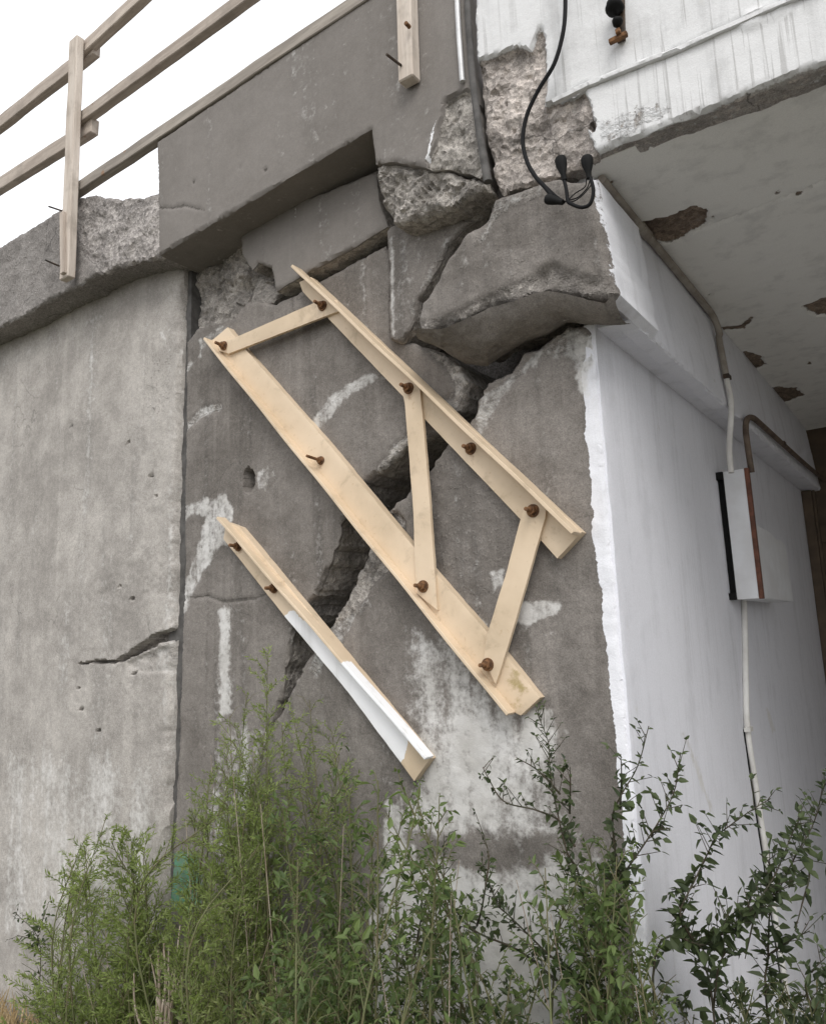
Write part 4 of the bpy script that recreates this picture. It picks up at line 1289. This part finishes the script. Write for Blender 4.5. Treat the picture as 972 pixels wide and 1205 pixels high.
# ------------------------------------------------------------------ weeds
class Veg:
    def __init__(s):
        s.V = []
        s.F = []
        s.T = []
        s.sV = []
        s.sF = []
        s.L = []
        s.B = []
    def leaf(s, p, d, n, L, w, tone, fold=.25):
        s.L.append((*p, *d, *n, L, w, tone, fold))
    def blade(s, p, d, n, L, w, tone):
        s.B.append((*p, *d, *n, L, w, tone, 0))
    def bake(s):
        def split(A):
            A = np.array(A, float)
            p, d, n = A[:, :3], A[:, 3:6], A[:, 6:9]
            d = d/np.maximum(np.linalg.norm(d, axis=1), 1e-9)[:, None]
            b = np.cross(d, n)
            b /= np.maximum(np.linalg.norm(b, axis=1), 1e-9)[:, None]
            return p, d, b, np.cross(b, d), A[:, 9:10], A[:, 10:11], A[:, 11], A[:, 12:13]
        if s.L:
            p, d, b, n, L, w, t, f = split(s.L)
            X = np.stack([p, p+d*L*.32+b*w*.5+n*w*f, p+d*L*.36-n*w*.05, p+d*L*.32-b*w*.5+n*w*f, p+d*L*.7+b*w*.33+n*w*f*.4-n*L*.03,
                          p+d*L*.7-b*w*.33+n*w*f*.4-n*L*.03, p+d*L-n*L*.12], 1)
            o = len(s.V)
            for i in range(len(X)):
                k = o+i*7
                s.F += [(k, k+1, k+2), (k, k+2, k+3), (k+1, k+4, k+6, k+2), (k+2, k+6, k+5, k+3)]
            s.V += list(X.reshape(-1, 3))
            s.T += list(np.repeat(t, 7))
        if s.B:
            p, d, b, n, L, w, t, f = split(s.B)
            X = np.stack([p, p+d*L*.45+b*w*.5, p+d*L, p+d*L*.45-b*w*.5], 1)
            o = len(s.V)
            s.F += [(o+i*4, o+i*4+1, o+i*4+2, o+i*4+3) for i in range(len(X))]
            s.V += list(X.reshape(-1, 3))
            s.T += list(np.repeat(t, 4))
        s.L = []
        s.B = []
    def stem(s, pts, r, r1, n=5):
        tube_data(pts, r, n, r1, s.sV, s.sF, False)
    def build(s, parent, mleaf, mstem):
        s.bake()
        if s.sV:
            link('stem', mesh_from('stem', s.sV, s.sF, sharp=0), mstem, parent)
        if s.V:
            me = mesh_from('foliage', s.V, s.F, {'tone': np.array(s.T)}, smooth=False)
            o = link('foliage', me, mleaf, parent)
            o['kind'] = 'stuff'
RNG = random.Random(5)
def rv(a=1.0):
    return np.array([RNG.gauss(0, a), RNG.gauss(0, a), RNG.gauss(0, a)])
def along(pts, t):
    k = t*(len(pts)-1)
    i = min(int(k), len(pts)-2)
    return pts[i]+(pts[i+1]-pts[i])*(k-i), (pts[i+1]-pts[i])/max(1e-9, np.linalg.norm(pts[i+1]-pts[i]))
def grow(vg, base, tip, kind, scale=1.0, start=.15, dens=1.0, bend=.12, r=.004):
    """one stem with twigs; kind feathery: narrow small leaves, broad: ovate leaves"""
    base = np.array(base, float)
    tip = np.array(tip, float)
    L = np.linalg.norm(tip-base)
    m = (base+tip)/2+rv(bend*L*.5)+np.array([0, 0, .1*L])
    pts = catmull([base, m, tip], 7)
    shade = RNG.uniform(-.25, .25)
    vg.stem(pts, r, r*.3)
    nt_ = max(4, int(L/.035*dens))
    for i in range(nt_):
        t = start+(1-start)*(i+RNG.random())/nt_
        p, d = along(pts, t)
        tl = (.05+.13*(1-t)+.03*RNG.random())*scale
        sdv = rv()
        sdv = sdv-d*(sdv @ d)
        sdv /= np.linalg.norm(sdv)
        td = d*.55+sdv*.8+np.array([0, 0, .15])
        td /= np.linalg.norm(td)
        e = p+td*tl
        mm = (p+e)/2+np.array([0, 0, .012])
        tp_ = [p, mm, e]
        vg.stem(tp_, r*.35, r*.15, 3)
        tone0 = RNG.random()*.55+shade
        if RNG.random() < .07:
            continue
        if kind == 'feathery':
            nl = int(tl/.0032)
            for q in range(nl):
                tt = .1+.9*q/nl
                lp, ld = along(tp_, tt)
                s_ = rv()
                s_ -= ld*(s_ @ ld)
                s_ /= max(np.linalg.norm(s_), 1e-6)
                vg.blade(lp, ld*.7+s_*.7, rv(), (.008+.016*RNG.random()**1.5)*scale, (.0024+.0022*RNG.random())*scale, min(1, max(0, tone0+.5*RNG.random())))
        else:
            nl = max(3, int(tl/.011))
            for q in range(nl):
                tt = .2+.8*q/nl
                lp, ld = along(tp_, tt)
                s_ = rv()
                s_ -= ld*(s_ @ ld)
                s_ /= max(np.linalg.norm(s_), 1e-6)
                ll = (.010+.026*RNG.random()**1.6)*scale
                vg.leaf(lp, ld*.5+s_*.8+np.array([0, 0, -.15]), np.array([0, 0, 1])+rv(.4), ll, ll*.46, min(1, max(0, tone0+.5*RNG.random())))
def inpoly(poly):
    poly = np.array(poly, float)
    lo, hi = poly.min(0), poly.max(0)
    while True:
        p = np.array([[RNG.uniform(lo[0], hi[0]), RNG.uniform(lo[1], hi[1])]])
        if sdist(p, poly)[0] > 0:
            return tuple(p[0])
def bush(name, label, poly, n, yr, kind, mleaf, mstem, base_x=None, scale=1.0, dens=1.0, group=None, cat='weed', start=.15, r=.004):
    group = 'weeds growing along the foot of the abutment'
    vg = Veg()
    ends = []
    for i in range(n):
        y = RNG.uniform(*yr)
        ends.append(fac(y).p3([inpoly(poly)])[0])
    cx = np.mean([e[0] for e in ends])
    cyy = np.mean(yr)
    t = thing(name, label, cat, (cx, cyy, .15), group)
    for e in ends:
        b = np.array([e[0]*.75+cx*.25+RNG.gauss(0, .05), e[1]*.5+cyy*.5+RNG.gauss(0, .04), .15+.08*(e[0] < -2)])
        if e[2]-b[2] < .1:
            e = e+np.array([0, 0, .1])
        grow(vg, b, e, kind, scale*RNG.uniform(.8, 1.25), start*RNG.uniform(.6, 1.4), dens*RNG.uniform(.55, 1.15), RNG.uniform(.06, .24), r)
        if RNG.random() < .3:      # bare dead stalk leaning through
            q = e+np.array([RNG.gauss(0, .1), RNG.gauss(0, .06), RNG.uniform(-.25, .02)])
            dv_, df_ = tube_data(catmull([b, (b+q)/2+rv(.04), q], 5), .0024, 4, .0008, None, None, False)
            link('dead_stem', mesh_from('dead_stem', dv_, df_, sharp=0), M_TWIG, t)
    vg.build(t, mleaf, mstem)
    return t
W = 'weeds growing along the foot of the abutment'
bush('feathery_weed', 'feathery light green weed in front of the beige wing wall', [(45, 1090), (85, 980), (120, 960), (170, 985), (188, 1060), (186, 1200), (40, 1200)], 44, (-.30, -.08), 'feathery', M_LEAFA, M_STEM, scale=1.15, dens=1.2)
bush('feathery_weed', 'tall feathery weed reaching the short painted steel angle', [(235, 860), (262, 790), (300, 755), (345, 735), (400, 800), (430, 870), (420, 980), (240, 980)], 24, (-.28, -.08), 'feathery', M_LEAFA, M_STEM, scale=.9, dens=.8, start=.5, r=.0028)
bush('feathery_weed', 'spreading feathery weed beside the wall joint', [(195, 915), (235, 890), (300, 920), (340, 1000), (330, 1190), (215, 1200), (225, 1000)], 30, (-.36, -.12), 'feathery', M_LEAFA, M_STEM, scale=1.0, dens=1.0, start=.3)
bush('leafy_weed', 'dense dark green weed in the middle of the clump', [(330, 930), (400, 880), (470, 905), (525, 960), (535, 1060), (470, 1200), (300, 1200), (310, 1040)], 56, (-.60, -.25), 'broad', M_LEAFB, M_STEM, scale=.8, dens=1.0, start=.25)
bush('pale_weed', 'low pale yellow green weed at the bottom of the clump', [(205, 1110), (250, 1090), (350, 1120), (440, 1150), (430, 1215), (220, 1215)], 13, (-.50, -.3), 'feathery', M_LEAFY, M_STEM, scale=1.1, dens=.8)
bush('leafy_weed', 'dark weed at the foot of the white corner strip', [(640, 1020), (700, 985), (735, 1000), (755, 1090), (790, 1150), (780, 1205), (680, 1205), (670, 1100)], 28, (-.34, -.08), 'broad', M_LEAFB, M_STEM, scale=.8, dens=1.1)
bush('leafy_weed', 'low leafy weed in front of the whitewashed patch', [(460, 1110), (520, 1060), (580, 1130), (620, 1170), (620, 1205), (450, 1205)], 12, (-.42, -.2), 'broad', M_LEAFC, M_STEM, scale=.9, dens=.9)
bush('leafy_weed', 'low leafy weed at the bottom right corner by the white wall', [(800, 1175), (860, 1150), (930, 1150), (980, 1150), (980, 1215), (800, 1215)], 22, (-.1, .25), 'broad', M_LEAFC, M_STEM, scale=.95, dens=1.0)

# sprays with leaves one can pick out
def leaf_mesh(k):
    vg = Veg()
    L, w = 1.0, (.5, .42, .6)[k]
    vg.leaf(np.zeros(3), np.array([1.0, 0, 0]), np.array([0, 0, 1.0]), L, w, (.2, .5, .75)[k], (.2, .3, .1)[k])
    vg.bake()
    return mesh_from('leaf', vg.V, vg.F, {'tone': np.array(vg.T)}, smooth=False)
LEAVES = [leaf_mesh(k) for k in range(3)]
for m_ in LEAVES:
    m_.materials.append(M_LEAFC)
def spray(name, label, curves, y, size=.026, gap=.0115):
    P0 = fac(y).p3([curves[0][0]])[0]
    t = thing(name, label, 'weed', (P0[0], y, .15), W)
    vg = Veg()
    cnt = 0
    for ci, c in enumerate(curves):
        pts = fac(y).p3(c)
        for i in range(len(pts)):
            pts[i][1] += .03*math.sin(i*1.3+ci)
        if ci == 0:
            pts = np.vstack([[pts[0][0]+.02, y, .14], pts]) if pts[0][2] > .3 else pts
        cur = catmull(pts, 7)
        L = sum(np.linalg.norm(cur[i+1]-cur[i]) for i in range(len(cur)-1))
        vg.stem(cur, .0028, .0009, 6)
        n = int(L/gap)
        for i in range(n):
            tt = (i+RNG.random()*.6)/n
            p, d = along(cur, tt)
            if p[2] < .35:
                continue
            sz = 1.35*size*(1.15-.6*tt)*RNG.uniform(.6, 1.25)
            twig = RNG.random() < .45
            s_ = rv()
            s_ -= d*(s_ @ d)
            s_ /= np.linalg.norm(s_)
            spots = [(p, d*.45+s_*.9)]
            if twig:
                e = p+(d*.5+s_*.7+np.array([0, 0, .2]))*RNG.uniform(.02, .06)
                vg.stem([p, (p+e)/2, e], .0012, .0007, 3)
                spots = [(e, d*.5+s_*.6), (e, d*.3-s_*.5+rv(.3)), ((p+e)/2, d*.2+s_*.3+rv(.5))]
                sz *= .8
            for (q, dv) in spots:
                cnt += 1
                dv = dv+np.array([0, 0, -.25])
                dv /= np.linalg.norm(dv)
                if cnt > 280 or sz < .009:
                    vg.leaf(q, dv, np.array([0, 0, 1])+rv(.35), sz, sz*.48, RNG.random())
                    continue
                o = bpy.data.objects.new('leaf', LEAVES[RNG.randrange(3)])
                COL.objects.link(o)
                o.parent = t
                x = Vector(dv)
                up = Vector(np.array([0, -.25, 1])+rv(.4))
                yv = up.cross(x).normalized()
                zv = x.cross(yv)
                o.rotation_euler = Matrix((x, yv, zv)).transposed().to_euler()
                o.scale = (sz, sz, sz)
                o.location = Vector(q)-t.location
    vg.build(t, M_LEAFC, M_STEMD)
    return t
spray('leafy_spray', 'tall thin leafy weed rising below the lower end of the long steel angle',
      [[(690, 1200), (684, 1100), (677, 1030), (671, 998), (658, 935), (645, 900), (638, 875), (628, 836)],
       [(671, 1000), (655, 970), (634, 952), (600, 940), (575, 915), (561, 905)],
       [(664, 960), (672, 930), (677, 900)], [(658, 935), (640, 905), (612, 890)]], -.22, .02)
spray('leafy_spray', 'arching leafy weed across the whitewashed part of the grey wall',
      [[(690, 1205), (664, 1156), (631, 1116), (605, 1075), (592, 1060), (572, 1035), (556, 1020)],
       [(650, 1160), (605, 1123), (562, 1093), (540, 1060), (523, 1034), (515, 985)],
       [(480, 1130), (495, 1090), (510, 1055), (528, 1000)], [(560, 1090), (575, 1060), (580, 1010), (565, 985)]], -.26, .02)
spray('leafy_spray', 'pair of upright leafy shoots against the white corner of the abutment',
      [[(722, 1200), (722, 1080), (722, 1030), (740, 1021), (766, 985), (781, 955), (789, 930), (799, 886)],
       [(722, 1030), (717, 985), (724, 955), (738, 930), (751, 900), (758, 856)],
       [(724, 955), (732, 915), (736, 885)], [(766, 985), (775, 975), (792, 972)]], -.18, .024)
spray('leafy_spray', 'leafy weed bending right across the white wall beside the conduit',
      [[(842, 1215), (830, 1160), (816, 1117), (808, 1085), (805, 1066), (816, 1037), (828, 1008), (841, 986), (864, 967), (888, 950), (905, 941)],
       [(805, 1066), (796, 1050), (792, 1045)], [(816, 1117), (805, 1090), (798, 1075)], [(838, 1190), (850, 1130), (866, 1105)]], -.05, .027)
spray('leafy_spray', 'long leafy branch slanting up in front of the white conduit',
      [[(768, 1150), (825, 1117), (850, 1100), (873, 1082), (895, 1055), (912, 1028), (928, 986), (940, 964)],
       [(873, 1082), (880, 1060), (885, 1045)], [(905, 1040), (905, 1015), (897, 1000)], [(850, 1100), (855, 1085), (860, 1070)], [(895, 1055), (888, 1085), (875, 1130)]], -.08, .027)
spray('leafy_spray', 'leafy weed at the right edge of the view rising past the white conduit',
      [[(905, 1215), (900, 1130), (905, 1062), (918, 1044), (940, 1000), (956, 970), (969, 919)],
       [(940, 1000), (950, 1030), (945, 1060), (938, 1090)], [(900, 1130), (930, 1105), (955, 1090)], [(960, 1200), (950, 1150), (975, 1120)]], .02, .026)

# fine weed shoots low at the left, dry stalks and straw
vg = Veg()
st_ = thing('dry_stalks', 'pale dead stalks standing at the foot of the wall joint', 'weed', (-2.45, -.3, .2))
for i in range(16):
    b = fac(-.25).p3([(RNG.uniform(172, 215), 1235)])[0]
    e = b+np.array([RNG.gauss(0, .03), RNG.gauss(0, .03), RNG.uniform(.18, .34)])
    vg.stem(catmull([b, (b+e)/2+rv(.012), e], 4), .005, .002, 5)
link('stem', mesh_from('stem', vg.sV, vg.sF, sharp=0), M_TWIG, st_)
vg = Veg()
for i in range(900):
    b = fac(RNG.uniform(-.25, -.02)).p3([(RNG.uniform(-30, 120), 1225)])[0]
    b[2] = .22
    d = np.array([RNG.gauss(0, .5), RNG.gauss(0, .4), 1.0])
    vg.blade(b, d, rv(), RNG.uniform(.05, .2), .006, RNG.random())
vg.bake()
so = link('dry_grass', mesh_from('dry_grass', vg.V, vg.F, {'tone': np.array(vg.T)}, smooth=False), M_STRAW)
tag(so, 'dry straw coloured grass along the foot of the beige wall', 'grass')
so['kind'] = 'stuff'
spray('dark_twig', 'small dark sprig against the beige wall left of the light green weed', [[(45, 1190), (40, 1130), (38, 1100), (24, 1072)], [(38, 1100), (48, 1075)], [(40, 1110), (22, 1100)]], -.1, .022)
